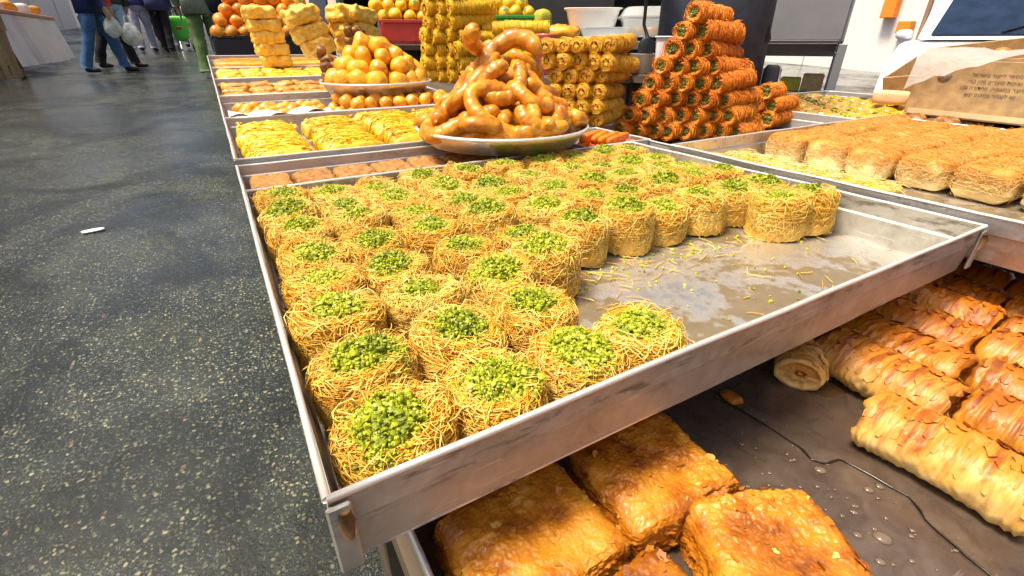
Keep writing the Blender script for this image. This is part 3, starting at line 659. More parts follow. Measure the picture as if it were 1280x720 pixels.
# ------------------------------------------------------------------ tray on the far side with fluffy rolls
right = pan('baking_tray', 'aluminium tray of toasted shaggy konafa rolls next to the nest tray', .752, 1.56, -.12, .672, .362, .056, M['alu'], M['alu_floor'], None, .007)
def fluffy(seed, ax=.064, ay=.042, az=.030, hairs=1000, mats=('fluffy', 'fluff_hair')):
    g = np.random.default_rng(seed); m = MB(); P, F = superell(ax, ay, az, .55, 40, 20)
    P, N, F = rbox(2*ax, 2*ay, 2*az, .019, 22); P = P*(1+.06*fbm(P, 30, 2, seed)[:, None]); m.add(P, F, 0)
    n = hairs; N = 6; d = g.normal(0, 1, (n, 3)); d[:, 2] = np.abs(d[:, 2])*1.1-.35; d /= np.linalg.norm(d, axis=1)[:, None]; tv = g.normal(0, 1, (n, 3)); tv[:, 1] *= 1.8; tv -= d*(tv*d).sum(1)[:, None]; tv /= np.linalg.norm(tv, axis=1)[:, None]
    t = np.linspace(-.5, .5, N)[None, :, None]; L = g.uniform(.3, .9, (n, 1, 1)); q = d[:, None] + tv[:, None]*t*L; q /= np.linalg.norm(q, axis=2)[..., None]
    half = np.array([ax, ay, az]); p = q/np.abs(q).max(2)[..., None]*half; inn = np.clip(p, -(half-.019), half-.019); nn = p-inn; nn /= np.linalg.norm(nn, axis=2)[..., None] + 1e-9
    lift = g.uniform(-.0004, .0022, (n, 1, 1)) + np.where(g.random((n, 1, 1)) < .14, g.uniform(.002, .009, (n, 1, 1)), 0)*np.abs(t*2)**2
    Ps = (inn + nn*(.019 + lift))*1.01 + g.normal(0, .0004, (n, N, 3))
    V, F = strands(Ps, g.uniform(.0003, .00055, n)); m.add(V, F, 1)
    return m.mesh('shaggy_konafa_roll', [M[mats[0]], M[mats[1]]])
fm = [fluffy(70+k) for k in range(6)]
for ci, x in enumerate((1.085, 1.215, 1.345, 1.468)):
    for rj, y in enumerate((.610, .525, .440, .355, .270, .185, .10, .015)):
        o = obj('shaggy_konafa_roll', fm[(ci*3+rj*5) % 6], None, (x + random.uniform(-.006, .006) + (.008 if rj % 2 else 0), y + random.uniform(-.004, .004), .3955), R(random.uniform(-6, 6)) + (math.pi if random.random() < .5 else 0)); s = random.uniform(.88, .99); o.scale = (s, s*random.uniform(.96, 1.04), s*random.uniform(.95, 1.06)); o.location.z = .3655+.030*o.scale.z
        tag(o, f'toasted shaggy konafa roll, {ORD[rj]} from back wall, {ORD[ci]} column from the bare strip', 'pastry', 'shaggy konafa rolls in the aluminium tray')
def slab(seed, sx, sy, h):
    g = np.random.default_rng(seed); m = MB(); P, N, F = rbox(sx, sy, h, .008, 26); P = P*(1+.05*fbm(P, 26, 2, seed)[:, None]); m.add(P + [0, 0, h/2], F, 1)
    n = 420; c = np.c_[g.uniform(-.5, .5, n)*sx, g.uniform(-.5, .5, n)*sy, np.full(n, h) + g.uniform(-.004, .008, n)]; a = g.uniform(0, 3.14, n); t = np.linspace(-.5, .5, 6)[None, :]; L = g.uniform(.015, .04, (n, 1)); w = g.uniform(0, 6, (n, 1))
    Ps = np.stack([c[:, :1]+L*t*np.cos(a)[:, None]+.003*np.sin(5*t+w), c[:, 1:2]+L*t*np.sin(a)[:, None]+.003*np.cos(6*t+w), c[:, 2:]-.008*np.abs(t)*2*(g.random((n, 1)) < .3)], 2)
    V, F = strands(Ps, g.uniform(.0004, .0007, n)); m.add(V, F, 0)
    k = 330; cc = np.c_[g.normal(0, .2, k)*sx, g.normal(.1, .18, k)*sy, np.full(k, h+.002)]; V, F = crumbs(cc, g.uniform(.0007, .0018, k), 0, seed); m.add(V, F, 2, False)
    return m.mesh('shredded_slab', [M['cream_thread'], M['nest_body'], M['pistachio']])
for k, (x, y, sy, lab) in enumerate(((.865, .575, .14, 'flat pale shredded pastry slab dusted with pistachio, against the back wall of its tray'), (.862, .418, .16, 'flat pale shredded pastry slab nearer the bare strip, nearly without pistachio'))):
    o = obj('shredded_slab', slab(81+k, .15, sy, .028), None, (x, y, .3645), R(-6)); tag(o, lab, 'pastry', 'shredded slabs in the aluminium tray')

# ------------------------------------------------------------------ wound rolls in stacks
def wound(seed, L, r, mt, me, mb, nthread=230, fill=True, rad=(.0004, .0007), fuzz=.004, pleat=0):
    """konafa roll along +X from 0 to L, threads wound round it, filling at the ends"""
    g = np.random.default_rng(seed); m = MB(); n, k = 26, 24; s = np.linspace(0, 1, n); th = np.arange(k)/k*2*np.pi; S, T = np.meshgrid(s, th, indexing='ij')
    rr = r*(.93 + .07*fbm(np.c_[S.ravel()*L*60, np.cos(T).ravel()*1.4, np.sin(T).ravel()*1.4], 1, 2, seed).reshape(S.shape) - .10*(np.abs(S-.5)*2)**10)
    if pleat: rr = rr*(1+.10*np.abs(np.sin(S*pleat*math.pi + np.sin(T)*.6)) - .05)
    V = np.stack([S*L, rr*np.cos(T), rr*np.sin(T)], 2).reshape(-1, 3); m.add(V, [grid_faces(n, k, False, True)[:, ::-1]], 1)
    for e, sx in ((0, 0.), (n-1, L)):
        ring = V[e*k:(e+1)*k]; inner = ring*[1, .55, .55]; q_ = 1 if fill else -.35; inner[:, 0] += q_*(.004 if e == 0 else -.004); c = np.array([[sx + q_*(.006 if e == 0 else -.006), 0, 0]]); kk = np.arange(k)
        Fq = grid_faces(2, k, False, True); Ft = np.stack([k+kk, k+(kk+1) % k, np.full(k, 2*k)], 1)
        m.add(np.vstack([ring, inner, c]), [Fq if e == 0 else Fq[:, ::-1], Ft if e == 0 else Ft[:, ::-1]], 3)
    n = nthread; N = 7; x = g.uniform(.0, 1, n)*L; a = g.uniform(0, 6.283, n); d = g.uniform(.5, 2.0, n); t = np.linspace(0, 1, N)[None]
    rd = r*(1.0 + g.uniform(-.05, .05, (n, 1))) + np.where(g.random((n, 1)) < .25, fuzz, 0)*t**2*g.uniform(.3, 1.3, (n, 1))
    A = a[:, None]+d[:, None]*t; X = np.clip(x[:, None] + g.uniform(-.012, .012, (n, 1))*t + .0015*np.sin(6*t+a[:, None]), -.003, L+.003)
    V, F = strands(np.stack([X, rd*np.cos(A), rd*np.sin(A)], 2), g.uniform(*rad, n)); m.add(V, F, 0)
    # ragged threads round both rims
    n = 100; a = g.uniform(0, 6.283, n); e = g.integers(0, 2, n); x0 = np.where(e, L, 0.); sg = np.where(e, 1, -1); t = np.linspace(0, 1, 5)[None]; q = r*(.95 - t*(g.uniform(-.1, .5, (n, 1)) if fill else g.uniform(.1, 1.1, (n, 1))))
    A = a[:, None]+g.uniform(-.4, .4, (n, 1))*t; V, F = strands(np.stack([x0[:, None] + sg[:, None]*g.uniform(-.001, .0075 if fill else .003, (n, 1))*np.sin(t*2.2), q*np.cos(A), q*np.sin(A)], 2), g.uniform(*rad, n)); m.add(V, F, 0)
    if fill:
        k = 34; rr = .52*r*np.sqrt(g.uniform(0, 1, 2*k)); a = g.uniform(0, 6.283, 2*k); xx = np.r_[np.full(k, .003), np.full(k, L-.003)]
        V, F = crumbs(np.c_[xx, rr*np.cos(a), rr*np.sin(a)], g.uniform(.0014, .0032, 2*k)*(r/.02), 0, seed); m.add(V, F, 2, False)
    return m.mesh('wound_roll', [M[mt], M[mb], M['fill'], M[me]])
def stack(name, variants, base, face, axis, rows, r, lab, group, cat='pastry', pitch=None, dz=None, jit=.009, shift=0., lean=(0, 0)):
    """rows: rolls per layer from the bottom; base = first roll's axis start on the floor; face = unit vector along the layer; axis = roll direction"""
    face = Vector(face).normalized(); rz = math.atan2(axis[1], axis[0]); pitch = pitch or 2.02*r; dz = dz or 1.74*r
    w0 = rows[0]
    for li, n in enumerate(rows):
        off = (w0-n)*pitch/2 if shift == 0 else shift*li*pitch
        for i in range(n):
            p = Vector(base) + face*(off + i*pitch) + Vector((lean[0]*li, lean[1]*li, r + li*dz))
            d = Vector((axis[0], axis[1], 0)).normalized(); p += d*random.uniform(-jit, jit)
            o = obj(name, variants[(li*3+i*5+random.randrange(2)) % len(variants)], None, p, rz + R(random.uniform(-7, 7))); s = random.uniform(.95, 1.10); o.scale = (random.uniform(.88, 1.06), s*random.uniform(.96, 1.06), s*random.uniform(.92, 1.02)); o.location.z += random.uniform(-.0015, .002)
            q = o.rotation_euler; q.y = R(random.uniform(-5, 5))
            tag(o, lab(li, i, len(rows), n), cat, group)
ov = [wound(100+k, .162, .0230, 'o_thread', 'o_end', 'o_body', 340, True, (.0005, .0009), .006) for k in range(6)]
def pyl(li, i, nl, n): return f'orange konafa roll, {ORD[i]} from the road side in the {"bottom" if li == 0 else "top" if li == nl-1 else ORD[li]+" "}layer of the pyramid'.replace('  ', ' ').replace('bottomlayer', 'bottom layer').replace('toplayer', 'top layer')
stack('orange_konafa_roll', ov, (.905, .990, .367), (.83, -.56, 0), (.96, .20), [8, 7, 6, 5, 4, 3, 2, 1], .0225, pyl, 'orange konafa rolls stacked in a pyramid', pitch=.0420, dz=.0388)
stack('orange_konafa_roll', ov[:3], (1.40, .950, .367), (.5, -.86, 0), (.95, .25), [2, 2, 1], .0225, lambda li, i, nl, n: f'orange konafa roll in the low pile behind the pyramid, {ORD[i]} of its {ORD[li]} layer', 'orange konafa rolls in the low pile', pitch=.044)
pan('baking_tray', 'dark tray under the orange konafa pyramid', .80, 1.53, .690, 1.10, .352, .054, M['alu_dark'], M['pan'], None, .006)
gv = [wound(120+k, .165, .0185, 'g_thread', 'g_body', 'g_body', 240, False, fuzz=.002, pleat=7) for k in range(5)]
stack('amber_konafa_roll', gv, (.715, 1.035, .405), (.79, -.61, 0), (.90, .42), [4, 4, 4, 4, 5, 5], .0185, lambda li, i, nl, n: f'amber wound pastry roll, {ORD[i]} from road side in layer {ORD[li]} of its stack', 'amber pastry rolls stacked behind the fried dough', pitch=.0365, dz=.0335)
yv = [wound(140+k, .19, .028, 'y_thread', 'g_body', 'y_body', 260, False, (.0006, .001), .003, 8) for k in range(5)]
stack('yellow_konafa_roll', yv, (.735, 1.955, .452), (.72, -.69, 0), (.97, .10), [4, 4, 4, 4, 3, 3, 3], .027, lambda li, i, nl, n: f'yellow thread pastry roll, {ORD[i]} from the road side in layer {ORD[li]} of the tall tower', 'yellow pastry rolls in the tall tower', pitch=.046, dz=.046)
stack('yellow_konafa_roll', yv, (.955, 1.90, .47), (.6, -.8, 0), (.85, -.45), [3, 3, 3, 3], .027, lambda li, i, nl, n: f'bright yellow pastry roll, {ORD[i]} of layer {ORD[li]} in the low stack behind the fried dough', 'yellow pastry rolls in the low stack', pitch=.055, dz=.049)

# carrot-coloured pastry sticks
m = MB(); V, F = superell(.055, .008, .008, .5, 16, 8); V = V*(1+.05*vnoise(V*90, 2)[:, None]); m.add(V, F); sm = m.mesh('orange_stick', M['o_body'])
for k in range(9):
    li, i = divmod(k, 5); o = obj('orange_stick', sm, None, (.70+.010*i+.004*li, .86-.018*i, .398+.014*li), R(30+random.uniform(-6, 6))); tag(o, f'bright orange pastry stick, {ORD[i]} of the {"lower" if li == 0 else "upper"} layer beside the fried dough plate', 'pastry', 'orange pastry sticks')
pan('baking_tray', 'narrow tray of orange pastry sticks between plate and amber stack', .625, .80, .775, .96, .372, .036, M['alu'], M['alu_floor'], None, .005)

# ------------------------------------------------------------------ round plates
def plate(label, c, r, z, h=.030):
    root = empty('round_plate', (c[0], c[1], z)); tag(root, label, 'plate')
    p = [(0, .001), (r*.80, .001), (r*.84, .003), (r*.93, h*.75), (r*.985, h), (r, h+.002), (r, h-.002), (r*.955, h*.72), (r*.86, 0), (0, -.001)]
    V, F = lathe(p, 64); MB().add(V, F).build('plate_body', M['alu'], root)
    th = np.linspace(0, 2*np.pi, 65); V, F = tube(np.c_[r*np.cos(th), r*np.sin(th), np.full(65, h)], .0035, 8, False); MB().add(V, F).build('plate_rim', M['rim'], root)
    return root
zc = (.488, .880); plate('wide aluminium plate under the heap of glazed fried dough rings', zc, .172, .418)
def fried_ring(seed, Rm, r, arc, oval=1.0):
    g = np.random.default_rng(seed); n = 72; a = np.linspace(0, arc, n); rr = Rm*(1+.16*np.sin(2*a+g.uniform(0, 6))+.02*np.sin(5*a))
    P = np.c_[rr*np.cos(a), rr*np.sin(a)*oval, .006*np.sin(a*1.5+g.uniform(0, 6))]; s = np.linspace(0, 1, n)
    rad = r*.88*(1+.11*fbm(P, 45, 2, seed))*np.sqrt(np.clip(1-(1-np.clip(np.minimum(s, 1-s)/.085, 0, 1))**2, .01, 1)); V, F = tube(P, rad, 16)
    V = V + .0016*fbm(V, 150, 3, seed+5)[:, None]*np.array([.7, .7, 1]); return MB().add(V, F).mesh('fried_dough_ring', M['fried'])
fr = [fried_ring(1, .036, .0145, 5.2), fried_ring(2, .040, .015, 4.2, .8), fried_ring(3, .034, .015, 5.9), fried_ring(4, .045, .0155, 3.2, .9), fried_ring(5, .038, .014, 5.5, 1.25), fried_ring(6, .05, .0165, 2.6, .8)]
lay = [(.438, .080, 7), (.468, .116, 10), (.490, .104, 9), (.514, .078, 7), (.539, .050, 5), (.562, .022, 2)]
nm = ['bottom', 'second', 'third', 'fourth', 'fifth', 'top']
for li, (z, rad, n) in enumerate(lay):
    for i in range(n):
        a = i/n*6.283 + li*.7 + random.uniform(-.12, .12); k = (li*7+i*5) % 6
        o = obj('fried_dough_ring', fr[k], None, (zc[0]+rad*math.cos(a), zc[1]+rad*math.sin(a), z + random.uniform(-.003, .005)))
        tilt = random.uniform(.5, 1.15) if li > 1 else random.uniform(.0, .15) if li == 0 else random.uniform(.1, .32)
        o.rotation_mode = 'QUATERNION'
        ax = Vector((-math.sin(a), math.cos(a), 0)); from mathutils import Quaternion
        o.rotation_quaternion = Quaternion(ax, tilt) @ Quaternion((0, 0, 1), random.uniform(0, 6.28)); s = random.uniform(.9, 1.12); o.scale = (s, s, s)
        d = ['street', 'front', 'stall', 'back'][int(((a + math.pi*.75) % 6.283)/1.571) % 4]
        tag(o, 'glazed fried dough ring in the %s layer of the heap on the plate' % nm[li], 'pastry', 'glazed fried dough rings heaped on the plate')
o = obj('fried_dough_ring', fr[2], None, (zc[0]+.01, zc[1]-.018, .572)); o.rotation_euler = (R(62), 0, R(-25)); o.scale = (1.2, 1.2, 1.1); tag(o, 'big standing fried dough ring crowning the heap, its hole facing the viewer', 'pastry', 'glazed fried dough rings heaped on the plate')
o = obj('fried_dough_ring', fr[5], None, (zc[0]-.022, zc[1]+.0, .588)); o.rotation_euler = (R(25), R(25), R(60)); tag(o, 'bent fried dough piece draped over the crown of the heap', 'pastry', 'glazed fried dough rings heaped on the plate')
bc = (.455, 1.655); plate('aluminium plate of yellow syrup dumplings on the far trays', bc, .172, .452, .034)
def dumpling(seed, r, mat, el=1.):
    P, F = superell(r*el, r, r*.92, .92, 24, 14); P = P*(1+.10*fbm(P, 2.2/r*.6, 2, seed)[:, None]+.045*np.abs(fbm(P*[1, 1, .35], 4.2/r*.7, 2, seed+5))[:, None]); return MB().add(P, F).mesh('syrup_dumpling', mat)
bm_ = [dumpling(k, .0275, M['ball'], 1+.12*(k % 3)) for k in range(5)]
for li, (z, rad, n) in enumerate([(.490, .130, 14), (.490, .075, 7), (.527, .098, 10), (.558, .066, 7), (.585, .030, 4)]):
    for i in range(n):
        a = i/n*6.283+li*.4; o = obj('syrup_dumpling', bm_[(i*3+li) % 5], None, (bc[0]+rad*math.cos(a)+random.uniform(-.006, .006), bc[1]+rad*math.sin(a), z+random.uniform(-.004, .006))); o.rotation_euler = (random.uniform(0, 6), random.uniform(0, 6), 0); s = random.uniform(.85, 1.15); o.scale = (s, s, s)
        tag(o, 'round yellow syrup dumpling heaped on the far plate', 'pastry', 'yellow dumplings heaped on the plate')
for k in range(3):
    P, F = superell(.055, .022, .021, .85, 24, 14); P[:, 2] -= 3*P[:, 0]**2; P = P*(1+.06*fbm(P, 40, 2, k)[:, None]); o = MB().add(P, F).build('oblong_fritter', M['ball']); o.location = (bc[0]+.125-.02*k, bc[1]-.02+.035*k, .525+.02*k); o.rotation_euler = (0, R(35), R(-40+10*k))
    tag(o, ['long yellow fritter lowest on the edge of the dumpling heap', 'long yellow fritter in the middle, leaning on the dumplings', 'long yellow fritter highest against the dumplings'][k], 'pastry', 'long fritters on the dumpling plate')
for k in range(7):
    P, F = superell(.022, .016, .013, .5, 14, 8); P = P*(1+.15*fbm(P, 60, 2, k)[:, None]); o = MB().add(P, F).build('nut_pastry', M['nut']); o.location = (bc[0]-.135+.012*(k % 3), bc[1]+.06+.02*(k//2), .500+.022*(k//2)); o.rotation_euler = (k, k*.7, k*1.3)
    tag(o, 'dark caramelised nut pastry beside the yellow dumplings', 'pastry', 'dark nut pastries by the dumplings')

# ------------------------------------------------------------------ row of trays along the road
strip = pan('baking_tray', 'narrow tray of crumbly brown cake behind the nest tray', 0, .61, .775, .958, .362, .044, M['alu_dark'], M['alu_dark'], None, .006)
def cake(seed, sx, sy, h, mat, amp=.002, f=70):
    P, N, F = rbox(sx, sy, h, h*.28, 18); P = P + N*(amp*fbm(P, f, 3, seed))[:, None]; return MB().add(P+[0, 0, h/2], F).mesh('cake', mat)
cm = [cake(k, .066, .078, .026, M['basb'], .003, 90) for k in range(4)]
for rj in range(2):
    for ci in range(8):
        o = obj('brown_cake', cm[(ci+rj*3) % 4], None, (.045+.071*ci, .825+.082*rj, .3645), R(random.uniform(-4, 4))); tag(o, f'crumbly brown cake square, {ORD[ci]} from the road in the {"front" if rj == 0 else "back"} row of the strip', 'cake', 'brown cake squares in the narrow tray')
ty = pan('baking_tray', 'tray of large layered yellow pastries along the road', 0, .585, .968, 1.376, .362, .050, M['alu_dark'], M['alu_dark'], None, .006, sh=True)
def layered(seed, sx, sy, h):
    m = MB(); g = np.random.default_rng(seed); n = 7
    for k in range(n):
        P, F = superell(sx/2/n*1.18, sy/2*g.uniform(.93, 1.03), h/2*g.uniform(.85, 1.1), .6, 20, 12); P = P + .003*fbm(P, 60, 3, seed+k)[:, None]; P = rot(P, rz=R(g.uniform(-3, 3)), ry=R(25)); m.add(P + [(k+.5-n/2)*sx/n, g.uniform(-.006, .006), h/2], F)
    for i in range(40):
        a = np.arange(6)/6*6.283; q = g.uniform(.0015, .004, 6); c = np.array([g.uniform(-.48, .48)*sx, g.uniform(-.48, .48)*sy, h*1.02]); V = c + np.c_[q*np.cos(a), q*np.sin(a)*2, g.uniform(-.003, .005, 6)]; m.add(np.vstack([V, c+[0, 0, .002]]), np.stack([np.arange(6), (np.arange(6)+1) % 6, np.full(6, 6)], 1))
    q = 320; x0 = g.uniform(-.5, .5, (q, 1))*sx; t = np.linspace(-.5, .5, 9)[None]; y = g.uniform(-.35, .35, (q, 1))*sy + t*sy*g.uniform(.2, .6, (q, 1)); y = np.clip(y, -.52*sy, .52*sy); w = g.uniform(0, 6, (q, 1)); xx = x0 + .004*np.sin(t*7+w)
    zz = h*.93 + .006*np.abs(np.sin((xx/sx+.5)*n*math.pi)) - .030*(np.abs(y)/(sy*.5))**6 - .02*(np.abs(xx)/(sx*.5))**8 + g.uniform(-.002, .004, (q, 1))
    V, F = strands(np.stack([xx, y, zz], 2), g.uniform(.0006, .0013, q)); m.add(V, F, 1)
    return m.mesh('layered_pastry', [M['ypast'], M['y_thread']])
for k, (x, y, sx, sy, rz, lab) in enumerate([(.078, 1.07, .17, .125, 90, 'large ridged yellow pastry nearest the road and the brown cake'), (.078, 1.235, .16, .125, 88, 'large ridged yellow pastry near the road, behind the first'), (.218, 1.075, .17, .125, 92, 'large ridged yellow pastry, front middle of its tray'), (.222, 1.24, .16, .125, 90, 'large ridged yellow pastry, back middle of its tray'), (.365, 1.09, .19, .14, 86, 'large ridged yellow pastry beside the fried dough plate'), (.370, 1.265, .17, .14, 90, 'large ridged yellow pastry behind the fried dough plate'), (.505, 1.26, .17, .12, 90, 'large ridged yellow pastry farthest from the road, in shade')]):
    o = obj('layered_pastry', layered(200+k, sx, sy, .046), None, (x, y, .368+SL*(y-.9)), R(rz)); tag(o, lab, 'pastry', 'layered yellow pastries in their tray')
tb = pan('baking_tray', 'tray of small orange dumplings behind the layered pastries', 0, .66, 1.384, 1.748, .362, .050, M['alu_dark'], M['alu_dark'], None, .006, sh=True)
om = [dumpling(20+k, .0185, M['obal'], 1+.1*k) for k in range(4)]; k = 0
for rj in range(7):
    for ci in range(14):
        x = .05+.042*ci+.02*(rj % 2); y = 1.43+.043*rj
        if (x < .26 and rj < 1) or (rj > 3 and x > .26 and random.random() < .5): continue
        for lv in ((0, 1) if x > .30 and 0 < rj < 5 else (0,)):
            o = obj('orange_dumpling', om[k % 4], None, (x+random.uniform(-.005, .005)+.015*lv, y+random.uniform(-.004, .004), surf(y)-.029+.030*lv)); o.rotation_euler = (k, k*2, 0); s = random.uniform(.9, 1.15); o.scale = (s, s, s); k += 1
            tag(o, 'small glossy orange dumpling crowded in the tray behind the layered pastries', 'pastry', 'orange dumplings in their tray')
# greaseproof paper folded over the front of that tray
n, q = 30, 12; s = np.linspace(0, 1, n); t = np.linspace(0, 1, q); S, T = np.meshgrid(s, t, indexing='ij'); V = np.stack([.012+.24*S, 1.378+.075*T+.012*np.sin(S*9), .4385+.010*np.sin(T*3.1)+.006*np.sin(S*17+T*4)-.014*T+0*S], 2).reshape(-1, 3); V[:, 2] += .003*fbm(V, 30, 2, 1)
o = MB().add(np.vstack([V, V-[0, 0, .0015]]), [grid_faces(n, q), grid_faces(n, q)[:, ::-1]+n*q]).build('greaseproof_paper', M['paper']); tag(o, 'crumpled white greaseproof paper folded over the rim of the orange dumpling tray', 'paper')
t3 = pan('baking_tray', 'tray of brown and cream filled pastries along the road', 0, .62, 1.756, 2.20, .362, .050, M['alu_dark'], M['alu_dark'], None, .006, sh=True)
bp = [cake(60+k, .075, .11, .042, M['brownp'], .006, 30) for k in range(4)]
for rj in range(3):
    for ci in range(7):
        y = 1.83+.13*rj; o = obj('filled_pastry', bp[(ci*3+rj) % 4], None, (.055+.083*ci, y, surf(y)-.044), R(random.uniform(-20, 20))); tag(o, f'brown filled pastry, {ORD[ci]} from the road in the {["front", "middle", "back"][rj]} row of its tray', 'pastry', 'brown filled pastries in their tray')
t4 = pan('baking_tray', 'tray of yellow pastry squares along the road', 0, .64, 2.208, 2.62, .362, .050, M['alu_dark'], M['alu_dark'], None, .006, sh=True)
yp = [cake(70+k, .085, .085, .045, M['ypast'], .006, 30) for k in range(4)]
for rj in range(4):
    for ci in range(7):
        y = 2.265+.095*rj; o = obj('yellow_pastry_square', yp[(ci*3+rj) % 4], None, (.06+.088*ci, y, surf(y)-.044), R(random.uniform(-8, 8))); tag(o, f'yellow pastry square, {ORD[ci]} from the road in row {ORD[rj]} of its tray', 'pastry', 'yellow pastry squares in their tray')
t5 = pan('baking_tray', 'farthest tray on the road side, spread with a flat orange sweet', 0, .64, 2.628, 3.28, .362, .052, M['alu_dark'], M['alu_dark'], None, .006, sh=True)
P, F = superell(.30, .15, .018, .25, 40, 12); P = P + .004*fbm(P, 22, 3, 4)[:, None]; o = MB().add(P, F).build('orange_sweet_sheet', M['obal']); o.location = (.32, 3.09, surf(3.09)-.022); o.rotation_euler = (.0486, 0, 0); tag(o, 'flat orange sweet sheet filling the back of the farthest tray', 'pastry')
# loaf tower and leaning yellow slabs
lm = [cake(80+k, .125, .13, .050, M['loaf'], .006, 40) for k in range(4)]
for k in range(5):
    o = obj('yellow_loaf', lm[k % 4], None, (.268-.008*k, 2.60-.002*k, .495+.047*k), R(random.uniform(-7, 7))); tag(o, f'spongy yellow loaf block, {["lowest", "second", "middle", "fourth", "topmost"][k]} of the tower on the tray rims', 'pastry', 'yellow loaf blocks in the leaning tower')
lm2 = [cake(90+k, .15, .12, .075, M['loaf'], .010, 28) for k in range(3)]
for k in range(3):
    o = obj('yellow_loaf', lm2[k], None, (.497-.028*k, 2.76, .540+.066*k), R(12)); o.rotation_euler = (0, R(-14), R(12)); tag(o, f'big yellow loaf slab, {["lowest", "middle", "topmost"][k]} of the tilted pile by the dark crate', 'pastry', 'tilted yellow loaf slabs')
for k in range(6):
    o = obj('yellow_loaf', lm2[k % 3], None, (.66+.065*(k % 2)-.012*(k//2), 2.80-.01*k, .53+.074*(k//2)), R(20)); o.rotation_euler = (0, R(10), R(25)); tag(o, f'golden loaf slab, {["nearer", "farther"][k % 2]} one in the {["bottom", "middle", "top"][k//2]} layer of the nutty pile', 'pastry', 'golden loaf slabs behind the dumplings')
for k in range(6):
    P, F = superell(.03, .022, .017, .5, 14, 8); P = P*(1+.2*fbm(P, 50, 2, k)[:, None]); o = MB().add(P, F).build('nut_pastry', M['nut']); o.location = (.625+.025*(k % 3), 2.66, .60+.04*(k//3)); o.rotation_euler = (k, k*.7, k*1.3); tag(o, 'dark nut pastry stuck on the golden loaf pile', 'pastry', 'dark nut pastries on the loaf pile')

# ------------------------------------------------------------------ fruit in crates
def crate(name, label, x0, x1, y0, y1, z0, z1, mat, rz=0., slats=3):
    c = ((x0+x1)/2, (y0+y1)/2, z0); root = empty(name, c, rz); tag(root, label, 'crate'); a, b, h = (x1-x0)/2, (y1-y0)/2, z1-z0
    MB().add(*cbox(-a, a, -b, b, 0, .012)).build('crate_floor', mat, root)
    for sx, sy in ((1, 0), (-1, 0), (0, 1), (0, -1)):
        m = MB()
        if sx: V, F = cbox(sx*a-.007, sx*a+.007, -b+.008, b-.008, .013, h)
        else: V, F = cbox(-a, a, sy*b-.007, sy*b+.007, .013, h)
        m.add(V, F, 0, False); m.build('crate_side', mat, root)
        m = MB()
        if sx: V, F = cbox(sx*a-.011, sx*a+.011, -b-.004, b+.004, h+.001, h+.018)
        else: V, F = cbox(-a+.012, a-.012, sy*b-.011, sy*b+.011, h+.001, h+.018)
        m.add(V, F, 0, False); m.build('crate_rim', mat, root)
    return root
def fruit_mesh(r, mat, seed, squash=.86):
    P, F = superell(r, r, r*squash, .9, 20, 14); P = P*(1+.03*fbm(P, 14, 2, seed)[:, None]); m = MB().add(P, F)
    a = np.arange(8)/8*6.283; q = np.where(np.arange(8) % 2, .25, .5)*r; V = np.vstack([np.c_[q*np.cos(a), q*np.sin(a), np.full(8, r*squash*1.0)], [[0, 0, r*squash*1.06]]]); m.add(V, np.stack([np.arange(8), (np.arange(8)+1) % 8, np.full(8, 8)], 1), 1)
    return m.mesh('fruit', [mat, M['calyx']])
def heap(name, meshes, c, nx, ny, layers, r, rz, lab, group, slope=1):
    ca, sa = math.cos(rz), math.sin(rz)
    for li in range(layers):
        for i in range(nx-li*slope):
            for j in range(ny-li//2):
                if j > 1 and li < layers-2: continue
                x = (i-(nx-li*slope-1)/2)*2*r*1.02; y = (j-(ny-li//2-1)/2)*2*r*.98 + li*r*.75
                o = obj(name, meshes[(i*3+j*5+li) % len(meshes)], None, (c[0]+x*ca-y*sa+random.uniform(-.008, .008), c[1]+x*sa+y*ca, c[2]+li*r*1.5+random.uniform(-.006, .006))); o.rotation_euler = (random.uniform(-1.2, 1.2), random.uniform(-1.2, 1.2), random.uniform(0, 6)); s = random.uniform(.9, 1.1); o.scale = (s, s, s)
                tag(o, lab, 'fruit', group)
crate('fruit_crate', 'black crate of persimmons behind the loaf towers', .06, .80, 3.90, 4.50, .50, .615, M['crate_black'])
pm = [fruit_mesh(.042, M['persim'], k) for k in range(4)]
heap('persimmon', pm, (.43, 4.09, .655), 9, 5, 5, .042, 0, 'glossy orange persimmon piled over the black crate', 'persimmons heaped in the black crate')
crate('fruit_crate', 'red plastic crate of yellow oranges by the tall pastry tower', .965, 1.22, 3.09, 3.38, .585, .695, M['red'], R(-18))
orm = [fruit_mesh(.038, M['orange'], k, .96) for k in range(3)]
heap('yellow_orange', orm, (1.06, 3.25, .735), 5, 3, 3, .038, R(-18), 'yellow orange piled over the red crate', 'yellow oranges in the red crate')
crate('fruit_crate', 'green plastic crate of oranges at the back of the stall', 1.40, 1.79, 2.70, 3.0, .62, .715, M['green'], R(-28))
heap('ripe_orange', orm, (1.56, 2.86, .745), 6, 3, 3, .034, R(-28), 'orange heaped over the green crate', 'oranges in the green crate')
P, F = superell(.05, .05, .075, .6, 24, 14); P = P*(1+.08*fbm(P, 20, 2, 3)[:, None]); o = MB().add(P, F).build('olive_sack', M['olive']); o.location = (1.72, 2.62, .69); tag(o, 'small olive green sack standing beside the green crate', 'sack')
